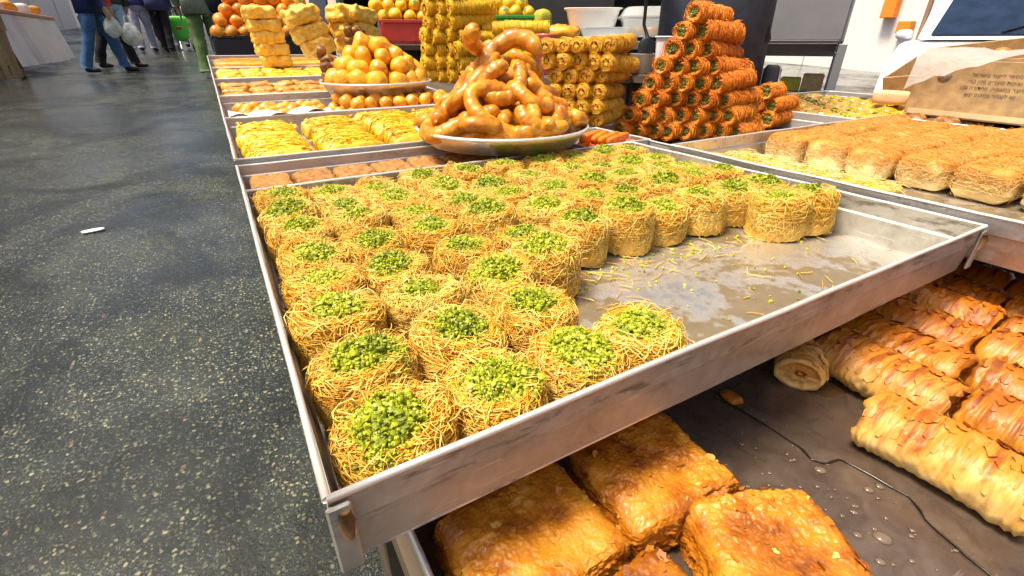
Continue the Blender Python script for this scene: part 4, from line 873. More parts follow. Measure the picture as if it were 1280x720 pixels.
# stands that carry the crates and far goods
def stand(name, label, x0, x1, y0, y1, z, mat=None, rz=0., floor=None):
    root = empty(name, ((x0+x1)/2, (y0+y1)/2, z), rz); tag(root, label, 'table'); a, b = (x1-x0)/2, (y1-y0)/2; mat = mat or M['table']
    MB().add(*cbox(-a, a, -b, b, -.03, 0, .003), 0, False).build('table_top', mat, root)
    for sx in (-1, 1):
        for sy in (-1, 1):
            zz = gz((y0+y1)/2+sy*b) - z + .004; MB().add(*cbox(sx*(a-.03)-.02, sx*(a-.03)+.02, sy*(b-.03)-.02, sy*(b-.03)+.02, zz, -.0305), 0, False).build('table_leg', mat, root)
    return root
stand('market_table', 'dark table under the persimmon crate', .03, .86, 3.86, 4.54, .497)
stand('market_table', 'dark table under the red crate', .88, 1.30, 2.98, 3.50, .582, None, 0)
stand('market_table', 'dark table under the green crate', 1.33, 1.92, 2.50, 3.15, .612, None, 0)

# ------------------------------------------------------------------ display table under everything
root = empty('display_table', (.8, 1.0, .34)); tag(root, 'long dark display table carrying the trays of sweets', 'table')
Lc = np.array(root.location)
def tb_(name, x0, x1, y0, y1, z0, z1, sh=True, n=12):
    ysx = np.linspace(y0, y1, n); V = []; 
    for y in ysx:
        d = SL*max(0, y-.9) if sh else 0
        V += [(x0, y, z0+d), (x1, y, z0+d), (x1, y, z1+d), (x0, y, z1+d)]
    F = grid_faces(n, 4, False, True); F = np.vstack([F, [[0, 1, 2, 3]], [[4*n-1, 4*n-2, 4*n-3, 4*n-4]]]); MB().add(np.array(V)-Lc, F[:, ::-1], 0, False).build(name, M['table'], root)
tb_('table_top', .015, 2.45, .31, 3.32, .318, .351)
tb_('lower_shelf', .040, 1.60, -.45, .305, .222, .253, False)
tb_('apron', .018, .042, .312, 3.31, .20, .317)
tb_('back_board', .04, 1.6, .306, .3095, .254, .317, False, 2)
for x in (.07, 1.2, 2.38):
    for y in (-.4, .36, 1.8, 3.2):
        if x > 2 and y < 0: continue
        MB().add(np.array(cbox(x-.03, x+.03, y-.03, y+.03, gz(y)+.004, (.221 if y < .3 else .199 if x < .1 else .317)+SL*max(0, y-.93))[0])-Lc, cbox(0, 1, 0, 1, 0, 1)[1], 0, False).build('table_leg', M['table'], root)

# ------------------------------------------------------------------ green topped pastries, dark pastries, box
pan('baking_tray', 'wide tray of pistachio topped pastries beyond the orange pyramid', 1.565, 2.42, .30, 1.30, .352, .046, M['alu_dark'], M['alu_dark'], None, .006)
gm = []
for k in range(4):
    m = MB(); P, F = superell(.036, .036, .024, .8, 20, 12); P = P*(1+.1*fbm(P, 30, 2, k)[:, None]); m.add(P, F, 0); g = np.random.default_rng(k); n = 46; a = g.uniform(0, 6.28, n); r = .026*np.sqrt(g.uniform(0, 1, n)); V, F = crumbs(np.c_[r*np.cos(a)-.012, r*np.sin(a), .022-.010*(r/.026)**2], g.uniform(.002, .004, n), 0, k); m.add(V, F, 1, False); gm.append(m.mesh('topped_pastry', [M['obal'], M['pistachio']]))
dm = [dumpling(40+k, .034, M['nut']) for k in range(3)]
for ci in range(8):
    for rj in range(9):
        x, y = 1.62+.082*ci, .60+.078*rj
        if y < .70:
            o = obj('dark_pastry', dm[(ci+rj) % 3], None, (x, y, .380)); tag(o, f'dark brown round pastry, {ORD[ci]} from the shaggy rolls in row {ORD[rj]} by the cardboard box', 'pastry', 'dark pastries by the cardboard box')
        else:
            o = obj('topped_pastry', gm[(ci*3+rj) % 4], None, (x, y, .380), random.uniform(-.5, .5)); tag(o, f'orange pastry with green topping, {ORD[ci]} from the pyramid in row {ORD[rj-2]} of its tray', 'pastry', 'pistachio topped pastries in the wide tray')
# cardboard box: printed face turned to the trays
def open_box(name, label, c, sx, sy, h, rz, mat, th=.006, cat='box', tilt=(0, 0)):
    root = empty(name, c, rz); root.rotation_euler = (tilt[0], tilt[1], rz); tag(root, label, cat); a, b = sx/2, sy/2
    MB().add(*cbox(-a, a, -b, b, 0, th, .001), 0, False).build('box_floor', mat, root)
    for (x0, x1, y0, y1) in ((-a, -a+th, -b, b), (a-th, a, -b, b), (-a+th+.0005, a-th-.0005, -b, -b+th), (-a+th+.0005, a-th-.0005, b-th, b)):
        MB().add(*cbox(x0, x1, y0, y1, th+.0005, h, .0015), 0, False).build('box_side', mat, root)
    return root
bx = open_box('cardboard_box', 'tan cardboard box with printed lettering and a plastic liner', (2.02, .42, .402), .40, .62, .150, 0, M['card'])
f = bx.rotation_euler.z
def text(s, x, y, z, size, parent, mat, rz, name='printed_lettering'):
    c = bpy.data.curves.new(name, 'FONT'); c.body = s; c.size = size; c.align_x = 'CENTER'; c.extrude = .0002; c.materials.append(mat)
    o = bpy.data.objects.new(name, c); link(o); bpy.context.view_layer.update()
    me = bpy.data.meshes.new_from_object(o.evaluated_get(bpy.context.evaluated_depsgraph_get())); bpy.data.objects.remove(o)
    o = obj(name, me, parent); o.location = (x, y, z); o.rotation_euler = (R(90), 0, rz); return o
for k, s in enumerate(('מספר לייצור בישראל', 'ואיכות מוצרים מזון טרי', 'מיוצר במאפיה, מהדורה 108', 'נא לשמור במקום יבש')):
    text(s[::-1].replace('801', '108'), -.2012, .125, .112-.0165*k, .0125, bx, M['ink'], R(-90))
V, F = lathe([(0, .001), (.0165, .001), (.0165, 0)], 28); V = rot(V, ry=R(-90)); MB().add(V + [-.2005, .240, .110], F).build('round_stamp', M['stamp'], bx)
MB().add(*cbox(-.2025, -.2005, -.30, .30, .004, .018, .0003), 0, False).build('box_fold', M['card_in'], bx)
o = MB().add(*cbox(1.84, 1.94, .60, 1.0, .39, .4235, .002), 0, False)  # support
def bagel(seed, Rm, r):
    a = np.linspace(0, 2*np.pi, 41)[:-1]; P = np.c_[Rm*np.cos(a), Rm*np.sin(a), 0*a]; th = np.arange(14)/14*6.283
    V = np.stack([(Rm + r*np.cos(th)[None]*1.0)*np.cos(a)[:, None], (Rm + r*np.cos(th)[None])*np.sin(a)[:, None], r*np.sin(th)[None] + 0*a[:, None]], 2).reshape(-1, 3); V = V*(1+.04*fbm(V, 20, 2, seed)[:, None]); return MB().add(V, [grid_faces(40, 14, True, True)[:, ::-1]]).mesh('bread_ring', M['crust'])
M['crust'] = food('brown_bread_crust', [(.3, (.30, .11, .02)), (.55, (.50, .22, .05)), (.8, (.62, .34, .12))], 18, .35, .25, 120, .002, .3, 0, .12)
bg = [bagel(k, .055, .026) for k in range(3)]
BG = [(1.925, .40, .525, .1, .25), (1.93, .265, .535, .15, .45), (2.06, .32, .525, .2, 0), (2.06, .52, .515, 0, .2), (1.96, .17, .545, .2, .5)]
for k, (x, y, z, rx, ry) in enumerate(BG):
    o = obj('bread_ring', bg[k % 3], None, (x, y, z)); o.rotation_euler = (rx, ry, k); tag(o, ['brown bread ring leaning on the printed side of the box', 'brown bread ring tilted up over the box edge', 'brown bread ring lying behind the tilted ones in the box', 'brown bread ring half hidden by the plastic liner', 'brown bread ring at the far end of the box'][k], 'bread', 'bread rings in the cardboard box')
# plastic liner spilling over the corner
n, q = 26, 20; s = np.linspace(0, 1, n); t = np.linspace(0, 1, q); S, T = np.meshgrid(s, t, indexing='ij'); X = 1.812+.105*T; Y = .745-.56*S; Z = .560+.016*np.sin(T*3.0)-.05*np.clip(T-.55, 0, 1) + .022*S*np.sin(S*3)
dr = np.clip((.10-T)/.10, 0, 1); Z = Z-.085*dr**1.3*np.clip(1-S*2.6, 0, 1); X = X-.008*dr
V = np.stack([X, Y, Z], 2).reshape(-1, 3); V += (.010*fbm(V, 22, 3, 3))[:, None]*np.array([.3, .3, 1]); V[:, 0] = np.minimum(V[:, 0], 2.4)
o = MB().add(V, grid_faces(n, q)).build('plastic_liner', M['bag']); tag(o, 'clear crinkled plastic bag spilling over the corner of the printed box', 'bag')
P, F = superell(.03, .055, .022, .5, 24, 12); o = MB().add(P, F).build('bread_board', M['card_in']); o.location = (1.99, .845, .430); o.rotation_euler = (0, 0, R(10)); tag(o, 'rounded tan board end sticking out beside the printed box', 'board')
# raised cardboard tray behind
ct = open_box('cardboard_tray', 'shallow cardboard tray of rolls raised behind the printed box', (2.42, .44, .530), .36, 1.12, .075, R(4), M['card'], .006, 'tray', (R(-8), R(-16)))
for k in range(9):
    P, F = superell(.055, .034, .028, .85, 20, 12); P = P*(1+.06*fbm(P, 16, 2, k)[:, None]); o = MB().add(P, F).build('bread_roll', M['crust']); y = .0+.105*k; o.location = (2.34+.13*(k % 2), y, .540+.038*(k % 2)+.0146*(4.2-k)); o.rotation_euler = (0, .1*k, k*1.7); tag(o, f'brown bread roll, {ORD[k]} along the raised cardboard tray', 'bread', 'bread rolls in the raised cardboard tray')
stand('market_table', 'dark table behind the printed box', 2.20, 2.75, -.25, 1.05, .405)
for k_, (y_, h_) in enumerate(((-.08, .125), (.90, .012))):
    o = MB().add(*cbox(2.38, 2.48, y_-.04, y_+.04, .406, .406+h_, .003), 0, False).build('wooden_block', M['wood']); tag(o, ['tall wooden block propping the raised cardboard tray', 'low wooden block under the far end of the raised cardboard tray'][k_], 'block')

# ------------------------------------------------------------------ cup, containers, counter, ladle
root = empty('plastic_cup', (1.0, 1.50, .50)); tag(root, 'translucent pink plastic cup behind the amber pastry stack', 'cup')
V, F = lathe([(.0, 0), (.024, 0), (.033, .115), (.0345, .117), (.0345, .122), (.0325, .122), (.0315, .116), (.0225, .004), (0, .004)], 28); MB().add(V, F).build('cup_body', M['pink'], root)
stand('steel_counter', 'steel counter of plastic containers behind the amber stack', 1.42, 2.05, 1.42, 2.00, .60, M['steel'], R(-30))
stand('market_table', 'low dark shelf under the pink cup', .93, 1.28, 1.36, 1.66, .497, None, 0)
def tub(name, label, c, sx, sy, h, mat, rz, lidded=False, ribs=True):
    root = empty(name, c, rz); tag(root, label, 'container'); n = 40; a = np.arange(n)/n*2*np.pi; sp = lambda v, k: np.sign(v)*np.abs(v)**k
    bx_, by_ = sp(np.cos(a), .35), sp(np.sin(a), .35); rows = []
    for (q, z) in ((.0, .001), (.80, .001), (.84, .004), (.96, h*.9), (1.0, h), (1.06, h), (1.06, h+.004), (.98, h+.004), (.93, h*.9), (.80, .005), (0, .005)):
        w = q*(1+(.02*np.sin(a*20) if ribs and .83 < q < .97 else 0)); rows.append(np.c_[sx/2*bx_*w, sy/2*by_*w, np.full(n, z)])
    V = np.stack(rows).reshape(-1, 3); MB().add(V, [grid_faces(11, n, False, True)[:, ::-1]]).build('tub_body', mat, root)
    if lidded:
        rows = [np.c_[sx/2*bx_*q, sy/2*by_*q, np.full(n, z)] for (q, z) in ((1.05, h+.006), (1.0, h+.010), (.92, h+.035), (.86, h+.040), (0, h+.042))]; MB().add(np.stack(rows).reshape(-1, 3), [grid_faces(5, n, False, True)[:, ::-1]]).build('domed_lid', mat, root)
    return root
tub('foam_tub', 'ribbed white foam tub on the steel counter', (1.535, 1.93, .655), .24, .16, .07, M['white'], R(-35))
tub('clear_container', 'large clear plastic box with a domed lid on the steel counter', (1.70, 1.66, .615), .36, .22, .07, M['clear'], R(-38), True)
tub('clear_container', 'clear plastic box lying in front of the foam tub', (1.50, 1.79, .603), .22, .15, .045, M['clear'], R(-35))
tub('clear_container', 'upright pale plastic tray leaning behind the orange pyramid', (1.24, 1.16, .47), .10, .05, .14, M['white'], R(-40), False)
for k in range(10):
    P, F = superell(.035, .022, .018, .7, 14, 8); o = MB().add(P, F).build('packed_sweet', M['obal' if k % 3 else 'ypast']); o.location = (1.60+.028*k, 1.73-.02*k+.02*(k % 2), .637); o.rotation_euler = (0, 0, k); tag(o, f'sweet packed in the clear box, {ORD[k]} along it', 'pastry', 'sweets packed in the clear box')
root = empty('ladle', (1.33, 1.36, .56)); tag(root, 'black ladle standing bowl down above the amber pastry stack', 'ladle')
V, F = superell(.030, .010, .036, 1, 20, 12); V[:, 1] += 6*V[:, 0]**2; MB().add(rot(V, rz=R(-35)) + [0, 0, .02], F).build('ladle_bowl', M['black'], root)
MB().add(*tube([[0, 0, .05], [-.015, .01, .09], [-.016, .012, .22], [-.01, .01, .30]], [.006, .0055, .006, .008], 8)).build('ladle_handle', M['black'], root)
for k, (x, y, mt, nm_, lb) in enumerate(((1.36, 1.92, 'obal', 'orange_sweet_mound', 'mound of orange sweets on the counter corner by the dark shelving'), (1.86, 1.50, 'basb', 'brown_sweet_mound', 'mound of brown sweets behind the clear boxes'))):
    P, F = superell(.085, .06, .035, .8, 30, 16); P = P*(1+.14*fbm(P, 60, 3, k)[:, None]); o = MB().add(P, F).build(nm_, M[mt]); o.location = (x, y, .628); o.rotation_euler = (0, 0, R(-35)); tag(o, lb, 'pastry')
# ladle leans in a pot
V, F = lathe([(0, 0), (.05, 0), (.055, .06), (.057, .062), (.052, .06), (.047, .004), (0, .004)], 24); o = MB().add(V, F).build('steel_pot', M['alu']); o.location = (1.33, 1.36, .50); tag(o, 'small steel pot that holds the black ladle', 'pot')
stand('market_table', 'low dark shelf under the ladle pot', 1.285, 1.41, 1.285, 1.43, .498, None, 0)
# dark shelving at the back, with round labels
root = empty('dark_shelving', (2.0, 3.1, gz(3.1)), R(-40)); tag(root, 'tall dark shelving unit closing the back of the stall', 'shelving')
for k, z in enumerate((.35, .75, 1.12, 1.5)): MB().add(*cbox(-1.3, .9, -.18, .18, z-.02, z, .003), 0, False).build('shelf_board', M['table'], root)
for x in (-1.32, -.5, .92): MB().add(*cbox(x-.018, x+.018, -.185, .185, 0, 1.75, .003), 0, False).build('upright', M['black'], root)
MB().add(*cbox(-1.34, .94, .19, .21, .02, 1.75, .003), 0, False).build('back_panel', M['black'], root)
for k, x in enumerate((-.12, .05, .24, .45, .66)):
    for z in (.77, 1.0):
        V, F = lathe([(0, .001), (.038, .001), (.038, 0)], 24); MB().add(rot(V, rx=R(90)) + [x*.9-.25, -.1875, z+.06], F).build('round_label', M['stamp'], root)
MB().add(*cbox(-.45, .50, -.186, -.17, .76, 1.10, .003), 0, False).build('drawer_front', M['crate_black'], root)
for k in range(7):
    V, F = lathe([(0, 0), (.032, 0), (.032, .13), (.016, .16), (.016, .19), (0, .19)], 16); o = MB().add(V, F).build('glass_jar', M['clear'] if k % 2 else M['white']); c = Matrix.Rotation(R(-40), 3, 'Z') @ Vector((-1.2+.095*k, -.05, 0)); o.location = (2.0+c.x, 3.1+c.y, gz(3.1)+.75); tag(o, f'jar on the dark back shelf, {ORD[k]} from the fruit side', 'jar', 'jars on the dark shelving')

# ------------------------------------------------------------------ steel trolley
root = empty('steel_trolley', (2.69, 1.70, gz(1.55)), R(-60)); tag(root, 'grey steel trolley with a hooded top and open legs', 'trolley'); zt = .6-gz(1.55)
H0 = .60 - gz(1.55)
def pz(z): return z-gz(1.55)
MB().add(*cbox(-.36, .22, -.20, -.185, pz(.605), pz(.86), .003), 0, False).build('front_panel', M['steel'], root)
MB().add(*cbox(-.36, .22, -.184, .22, pz(.590), pz(.604), .003), 0, False).build('under_shelf', M['steel'], root)
V = np.array([(.221, -.19, pz(.60)), (.221, .24, pz(.545)), (.221, .24, pz(.62)), (.221, .02, pz(.80)), (.221, -.19, pz(.86))]); V2 = V + [.012, 0, 0]; m = MB(); m.add(np.vstack([V, V2]), [np.array([[0, 1, 2, 3, 4]]), np.array([[9, 8, 7, 6, 5]]), np.array([[i, i+5, (i+1) % 5+5, (i+1) % 5] for i in range(5)])], 0, False); m.build('side_panel', M['steel'], root)
for (x, y) in ((-.35, -.18), (.235, -.18), (-.35, .22), (.235, .22)): MB().add(*cbox(x-.018, x+.018, y-.018, y+.018, 0.003, pz(.588 if y < 0 else .544), .002), 0, False).build('trolley_leg', M['steel'], root)
MB().add(*cbox(-.33, .215, -.17, .20, pz(.34), pz(.355), .003), 0, False).build('lower_shelf', M['steel'], root)
MB().add(*cbox(-.345, .22, .205, .218, pz(.525), pz(.588), .002), 0, False).build('back_strip', M['steel'], root)
for k in range(5):
    o = MB().add(*cbox(-.05, .05, -.04, .04, 0, .07+.02*(k % 3), .006), 0, False).build('stored_carton', [M['green'], M['card'], M['white'], M['olive'], M['card']][k]); c = Matrix.Rotation(R(-60), 3, 'Z') @ Vector((-.27+.105*k, .05, 0)); o.location = (2.69+c.x, 1.70+c.y, .356); o.rotation_euler = (0, 0, R(-60)); tag(o, ['green carton stored on the trolley shelf', 'brown carton stored on the trolley shelf nearest the green one', 'white carton in the middle of the trolley shelf', 'olive carton on the trolley shelf', 'brown carton at the outer end of the trolley shelf'][k], 'carton', 'cartons on the trolley shelf')
m = MB(); V, F = superell(.028, .010, .05, .5, 20, 12); o = m.add(V, F).build('card_reader', M['black']); o.location = (1.78, 1.17, .475); o.rotation_euler = (R(-8), 0, R(-60)); tag(o, 'small black device with a pale edge standing behind the orange pyramid', 'device')
MB().add(*tube([[.028, 0, -.045], [.0295, 0, 0], [.026, 0, .045]], .0022, 6)).build('pale_edge', M['white'], o)

# ------------------------------------------------------------------ people
def skin(name, verts, edges, radii, mat, parent, root_i=0, sub=1):
    me = bpy.data.meshes.new(name); me.from_pydata([tuple(v) for v in verts], edges, []); o = bpy.data.objects.new(name, me); link(o)
    md = o.modifiers.new('skin', 'SKIN'); md.use_smooth_shade = True
    for i, r in enumerate(radii):
        d = me.skin_vertices[0].data[i]; d.radius = (r, r) if not isinstance(r, tuple) else r; d.use_root = (i == root_i)
    sb = o.modifiers.new('sub', 'SUBSURF'); sb.levels = sub; sb.render_levels = sub
    dg = bpy.context.evaluated_depsgraph_get(); nm = bpy.data.meshes.new_from_object(o.evaluated_get(dg)); bpy.data.objects.remove(o)
    nm.materials.clear(); nm.materials.append(mat); nm.name = name
    for p in nm.polygons: p.use_smooth = True
    return obj(name, nm, parent)
M['skin'] = flat('skin', (.52, .30, .20), .5, 0, .06); M['hair'] = flat('dark_hair', (.03, .022, .018), .6); M['eye'] = flat('dark_eye', (.02, .015, .01), .2)
def person(label, x, y, face, jacket, trousers, shoes, stride=.0, height=1.70, bulk=1., arms=((.06, .12), (.06, .12)), coat=0.):
    k = height/1.75; t = empty('person', (x, y, gz(y)), face); t.scale = (k, k, k); tag(t, label, 'person', None)
    def leg(s, sw):
        hip = np.array((s*.095, 0, .93)); kn = np.array((s*.10, sw*.55+.03, .50)); an = np.array((s*.10, sw-.05*abs(sw)-.01, .09)); toe = an + [s*.02, .15, -.055]; return hip, kn, an, toe
    def arm(s, a):
        sh = np.array((s*.19*bulk, 0, 1.42)); el = np.array((s*.26*bulk, -.03+a[0]*.3, 1.14)); wr = np.array((s*.25*bulk, a[0]+.02, .90+a[1]*.3)); ha = wr + [0, .02, -.09]; return sh, el, wr, ha
    V = [(0, 0, .96), (0, 0, 1.16), (0, .0, 1.36), (0, .0, 1.49), (0, .02, 1.555), (0, .035, 1.63), (0, .02, 1.70)]; Rr = [.13, .125, .145, .058, .072, .095, .07]; E = [(0, 1), (1, 2), (2, 3), (3, 4), (4, 5), (5, 6)]
    for s, sw in ((-1, stride), (1, -stride)):
        b = len(V); V += list(leg(s, sw)); Rr += [.098, .062, .042, .034]; E += [(0, b), (b, b+1), (b+1, b+2), (b+2, b+3)]
    for s, a in ((-1, arms[0]), (1, arms[1])):
        b = len(V); sh, el, wr, ha = arm(s, a); V += [sh, el, wr, ha]; Rr += [.062, .045, .030, .034]; E += [(2, b), (b, b+1), (b+1, b+2), (b+2, b+3)]
        for f in range(5):
            c = len(V); fx = (f-2)*.014; L = (.05, .065, .075, .068, .052)[f]
            p = ha + [(-s*.02 if f == 0 else 0), fx*1.0 + (.022 if f == 0 else 0), -.035+(.03 if f == 0 else 0)]; V += [p, p + [-s*.012, .012, -L]]; Rr += [.010, .0075]; E += [(b+3, c), (c, c+1)]
    skin('body', V, E, Rr, M['skin'], t)
    fc = MB(); Vn, Fn = superell(.012, .018, .02, 1, 10, 6); fc.add(Vn + [0, .128, 1.625], Fn); Vn, Fn = superell(.028, .008, .007, 1, 10, 6); fc.add(Vn + [0, .115, 1.578], Fn)
    for s in (-1, 1): Vn, Fn = superell(.012, .02, .03, 1, 10, 6); fc.add(Vn + [s*.096, .03, 1.63], Fn)
    fc.build('face', M['skin'], t)
    for s in (-1, 1): Vn, Fn = superell(.011, .007, .008, 1, 10, 6); MB().add(Vn + [s*.035, .122, 1.645], Fn).build('eye', M['eye'], t)
    Vn, Fn = superell(.108, .115, .11, 1, 22, 14); Vn = Vn*(1+.05*fbm(Vn, 20, 2, 1)[:, None]); Vn[:, 1] = np.where((Vn[:, 1] > .03) & (Vn[:, 2] < .04), .03, Vn[:, 1]); MB().add(Vn + [0, .012, 1.665], Fn).build('hair', M['hair'], t)
    # clothes: slightly larger shells
    def loft(rings, n=28, sd=1):
        a = np.arange(n)/n*2*np.pi; V = np.stack([np.c_[cx+rx*np.cos(a), cy+ry*np.sin(a), np.full(n, z)] for (z, rx, ry, cx, cy) in rings]).reshape(-1, 3)
        nrm = V-np.repeat(np.array([[r[3], r[4], r[0]] for r in rings]), n, 0); V = V + nrm*(.05*fbm(V, 11, 3, sd))[:, None]; return V, [grid_faces(len(rings), n, False, True)]
    def limb(pts, rad, sd):
        pts = np.array(pts, float); tt = np.linspace(0, 1, len(pts)); t2 = np.linspace(0, 1, 22); P = np.stack([np.interp(t2, tt, pts[:, i]) for i in range(3)], 1); P[1:-1] = (P[:-2]+P[1:-1]*2+P[2:])/4
        V, F = tube(P, np.interp(t2, tt, rad)*(1+.03*np.sin(t2*34)), 16); c = np.repeat(P, 16, 0); c = np.vstack([c, P[0], P[-1]]); return V + (V-c)*(.16*fbm(V, 14, 3, sd))[:, None], F
    sd = int(abs(x*31+y*17)) % 50
    m = MB(); m.add(*loft([(.80, .08, .07, 0, 0), (.84, .165, .125, 0, 0), (.92, .182, .138, 0, 0), (1.0, .172, .130, 0, 0), (1.05, .165, .122, 0, 0)], 28, sd))
    for s, sw in ((-1, stride), (1, -stride)):
        h, kn, an, toe = leg(s, sw); m.add(*limb([h+[0, 0, .02], (h+kn)/2, kn, (kn+an)/2, an+[0, 0, -.02]], [.088, .096, .080, .074, .074], sd+s))
    m.build('trousers', trousers, t)
    m = MB(); hem = .93-coat; w = bulk
    m.add(*loft([(hem, .178*w, .138*w, 0, 0), (hem+.005, .205*w, .158*w, 0, 0), (1.02, .198*w, .152*w, 0, 0), (1.15, .190*w, .146*w, 0, 0), (1.30, .205*w, .150*w, 0, 0), (1.40, .205*w, .130*w, 0, 0), (1.46, .150*w, .105, 0, 0), (1.51, .078, .075, 0, .01), (1.525, .070, .068, 0, .012)], 32, sd+5))
    for s, a in ((-1, arms[0]), (1, arms[1])):
        sh, el, wr, ha = arm(s, a); m.add(*limb([sh+[-s*.03, 0, .01], (sh+el)/2, el, (el+wr)/2, wr+[0, 0, -.02]], [.088, .078, .068, .060, .052], sd+7+s))
    m.build('jacket', jacket, t)
    for s, sw in ((-1, stride), (1, -stride)):
        h, kn, an, toe = leg(s, sw); skin('shoe', [an + [0, -.03, -.03], an + [0, .03, -.045], toe + [0, .03, 0]], [(0, 1), (1, 2)], [(.05, .055), (.05, .045), (.042, .03)], shoes, t)
    return t
C_ = lambda n, c: cloth_c(n, c)
navy = C_('navy_jacket', (.025, .04, .11)); jean = C_('blue_jeans', (.055, .13, .27)); pale_j = C_('light_jeans', (.30, .46, .62)); pale_p = C_('lilac_trousers', (.42, .42, .56)); blk = C_('black_cloth', (.018, .018, .024)); purple = C_('violet_jacket', (.09, .075, .26)); greyb = C_('charcoal_jacket', (.06, .06, .075)); slate = C_('slate_navy_coat', (.055, .06, .14)); blue = C_('blue_jacket', (.06, .19, .48)); sage = C_('sage_coat', (.21, .24, .18)); olive = C_('olive_trousers', (.10, .16, .06)); shoe_d = flat('dark_shoe', (.02, .02, .022), .5); shoe_w = flat('white_shoe', (.7, .7, .7), .5); redc = C_('red_jacket', (.55, .05, .03)); denim = C_('grey_denim', (.10, .12, .16)); vend = C_('dark_coat', (.05, .06, .082))
p1 = person('person with a yellow backpack striding across the road in blue jeans', -1.36, 10.1, R(-82), navy, jean, shoe_d, .25, 1.70, 1.05, ((.20, .1), (.16, .05)), .12)
p2 = person('person in black trousers and a red top walking beside the yellow backpack', -1.28, 10.75, R(-80), redc, blk, shoe_d, -.24, 1.68)
p3 = person('person in charcoal jacket and pale blue jeans walking away', -1.50, 14.35, R(8), greyb, pale_j, shoe_w, .12, 1.72)
p4 = person('person in violet jacket and lilac trousers walking away', -1.12, 14.7, R(-6), purple, pale_p, shoe_d, -.14, 1.70)
p5 = person('person in navy coat and black trousers pulling the green trolley', -.72, 14.5, R(-18), slate, blk, shoe_d, .10, 1.72, 1.1, coat=.10)
p6 = person('person in a bright blue jacket beyond the green trolley', -.46, 15.9, R(4), blue, denim, shoe_d, .08, 1.72)
p7 = person('person in a sage coat and olive trousers with a dark shoulder bag by the stall', +.06, 9.05, R(-8), sage, olive, shoe_w, -.14, 1.78, 1.12, coat=.12)
p8 = person('vendor in a long dark coat standing behind the orange pyramid', 1.63, 1.34, R(125), vend, blk, shoe_d, .03, 1.75, .95, ((.34, 1.0), (.34, 1.0)), .32)
p9 = person('person in a red jacket farther up the road', -1.0, 22.5, R(3), redc, greyb, shoe_d, .1, 1.7)
p10 = person('person in a pale coat farthest up the road', -2.2, 24.5, R(3), C_('cream_coat', (.6, .55, .46)), denim, shoe_d, .1, 1.7)
p11 = person('person in a dark grey coat walking between the pale jeans and the violet jacket', -1.9, 16.8, R(5), greyb, blk, shoe_d, -.12, 1.74)
p12 = person('person in a teal top walking beyond the navy coat', -.78, 18.2, R(-4), C_('teal_top', (.04, .22, .26)), jean, shoe_d, .1, 1.66)
p13 = person('person in an orange vest far up the road between the walkers', -1.25, 19.5, R(2), C_('orange_vest', (.70, .14, .02)), greyb, shoe_d, -.1, 1.72)
p14 = person('person in a brown coat far up the road by the stall side', -.15, 20.5, R(2), C_('brown_coat', (.14, .08, .05)), blk, shoe_d, .1, 1.70)
# what they carry
root = empty('backpack', (-1.62, 10.08, gz(10.1)+1.02), R(-82)); tag(root, 'yellow backpack with a black front on the striding person', 'backpack')
yb = flat('yellow_nylon', (.62, .42, .02), .5)
P, F = superell(.17, .12, .25, .6, 28, 16); MB().add(P + [0, .0, .22], F).build('pack_body', yb, root)
P, F = superell(.13, .05, .13, .6, 24, 14); MB().add(P + [0, -.11, .14], F).build('pack_pocket', yb, root)
for s in (-1, 1): MB().add(*tube([[s*.09, .10, .42], [s*.12, .24, .46], [s*.13, .30, .30], [s*.11, .14, .05]], .016, 8)).build('shoulder_strap', yb, root)
def bag(label, c, s, mat, seed):
    g = MB(); P, F = superell(.15*s, .10*s, .19*s, .8, 28, 18); P = P*(1+.16*fbm(P, 9, 3, seed)[:, None] + .05*np.abs(fbm(P*[1, 1, .25], 40, 2, seed))[:, None]); P[:, :2] *= (1-.45*np.clip(P[:, 2:3]/(.19*s), 0, 1)); root = empty('shopping_bag', c, .3); tag(root, label, 'bag'); g.add(P, F).build('bag_body', mat, root)
    for sg in (-1, 1): MB().add(*tube([[sg*.04*s, 0, .16*s], [sg*.03*s, 0, .26*s], [0, 0, .30*s]], .008, 6)).build('bag_handle', mat, root)
bagc = flat('bulging_white_bag', (.66, .68, .60), .35, 0, .45, 12, .5)
bagc.node_tree.nodes['Principled BSDF'].inputs['Alpha'].default_value = .72
bag('white plastic bag hanging nearest the striding legs', (-1.12, 9.95, gz(10)+.62), .74, bagc, 1)
bag('white plastic bag with brown goods showing through its foot', (-.93, 10.0, gz(10)+.52), .86, bagc, 2)
P, F = superell(.13, .09, .24, .7, 28, 16); P[:, 2] += 0; P = P*(1+.06*fbm(P, 8, 2, 2)[:, None]); root = empty('shoulder_bag', (.27, 8.92, gz(8.9)+1.06), R(-10)); tag(root, 'slouchy black shoulder bag on the person in the sage coat', 'bag'); MB().add(P, F).build('bag_body', blk, root)
MB().add(*tube([[-.02, .04, .2], [-.10, .06, .38], [-.16, .02, .42]], .014, 8)).build('bag_strap', blk, root)
root = empty('shopping_trolley', (-.40, 14.75, gz(14.75)), R(-10)); tag(root, 'bright green shopping trolley on small wheels', 'trolley')
P, F = superell(.17, .13, .26, .45, 28, 16); P[:, 0] *= (1+.25*P[:, 2:3]/.26)[:, 0]; MB().add(P + [0, 0, .46], F).build('trolley_bag', M['lime'], root)
MB().add(*tube([[-.10, .12, .05], [-.10, .14, .75], [-.10, .20, 1.0], [.10, .20, 1.0], [.10, .14, .75], [.10, .12, .05]], .012, 8)).build('trolley_frame', M['alu'], root)
MB().add(*cbox(-.05, .06, -.138, -.130, .44, .50, .004), 0, False).build('bag_badge', M['red'], root)
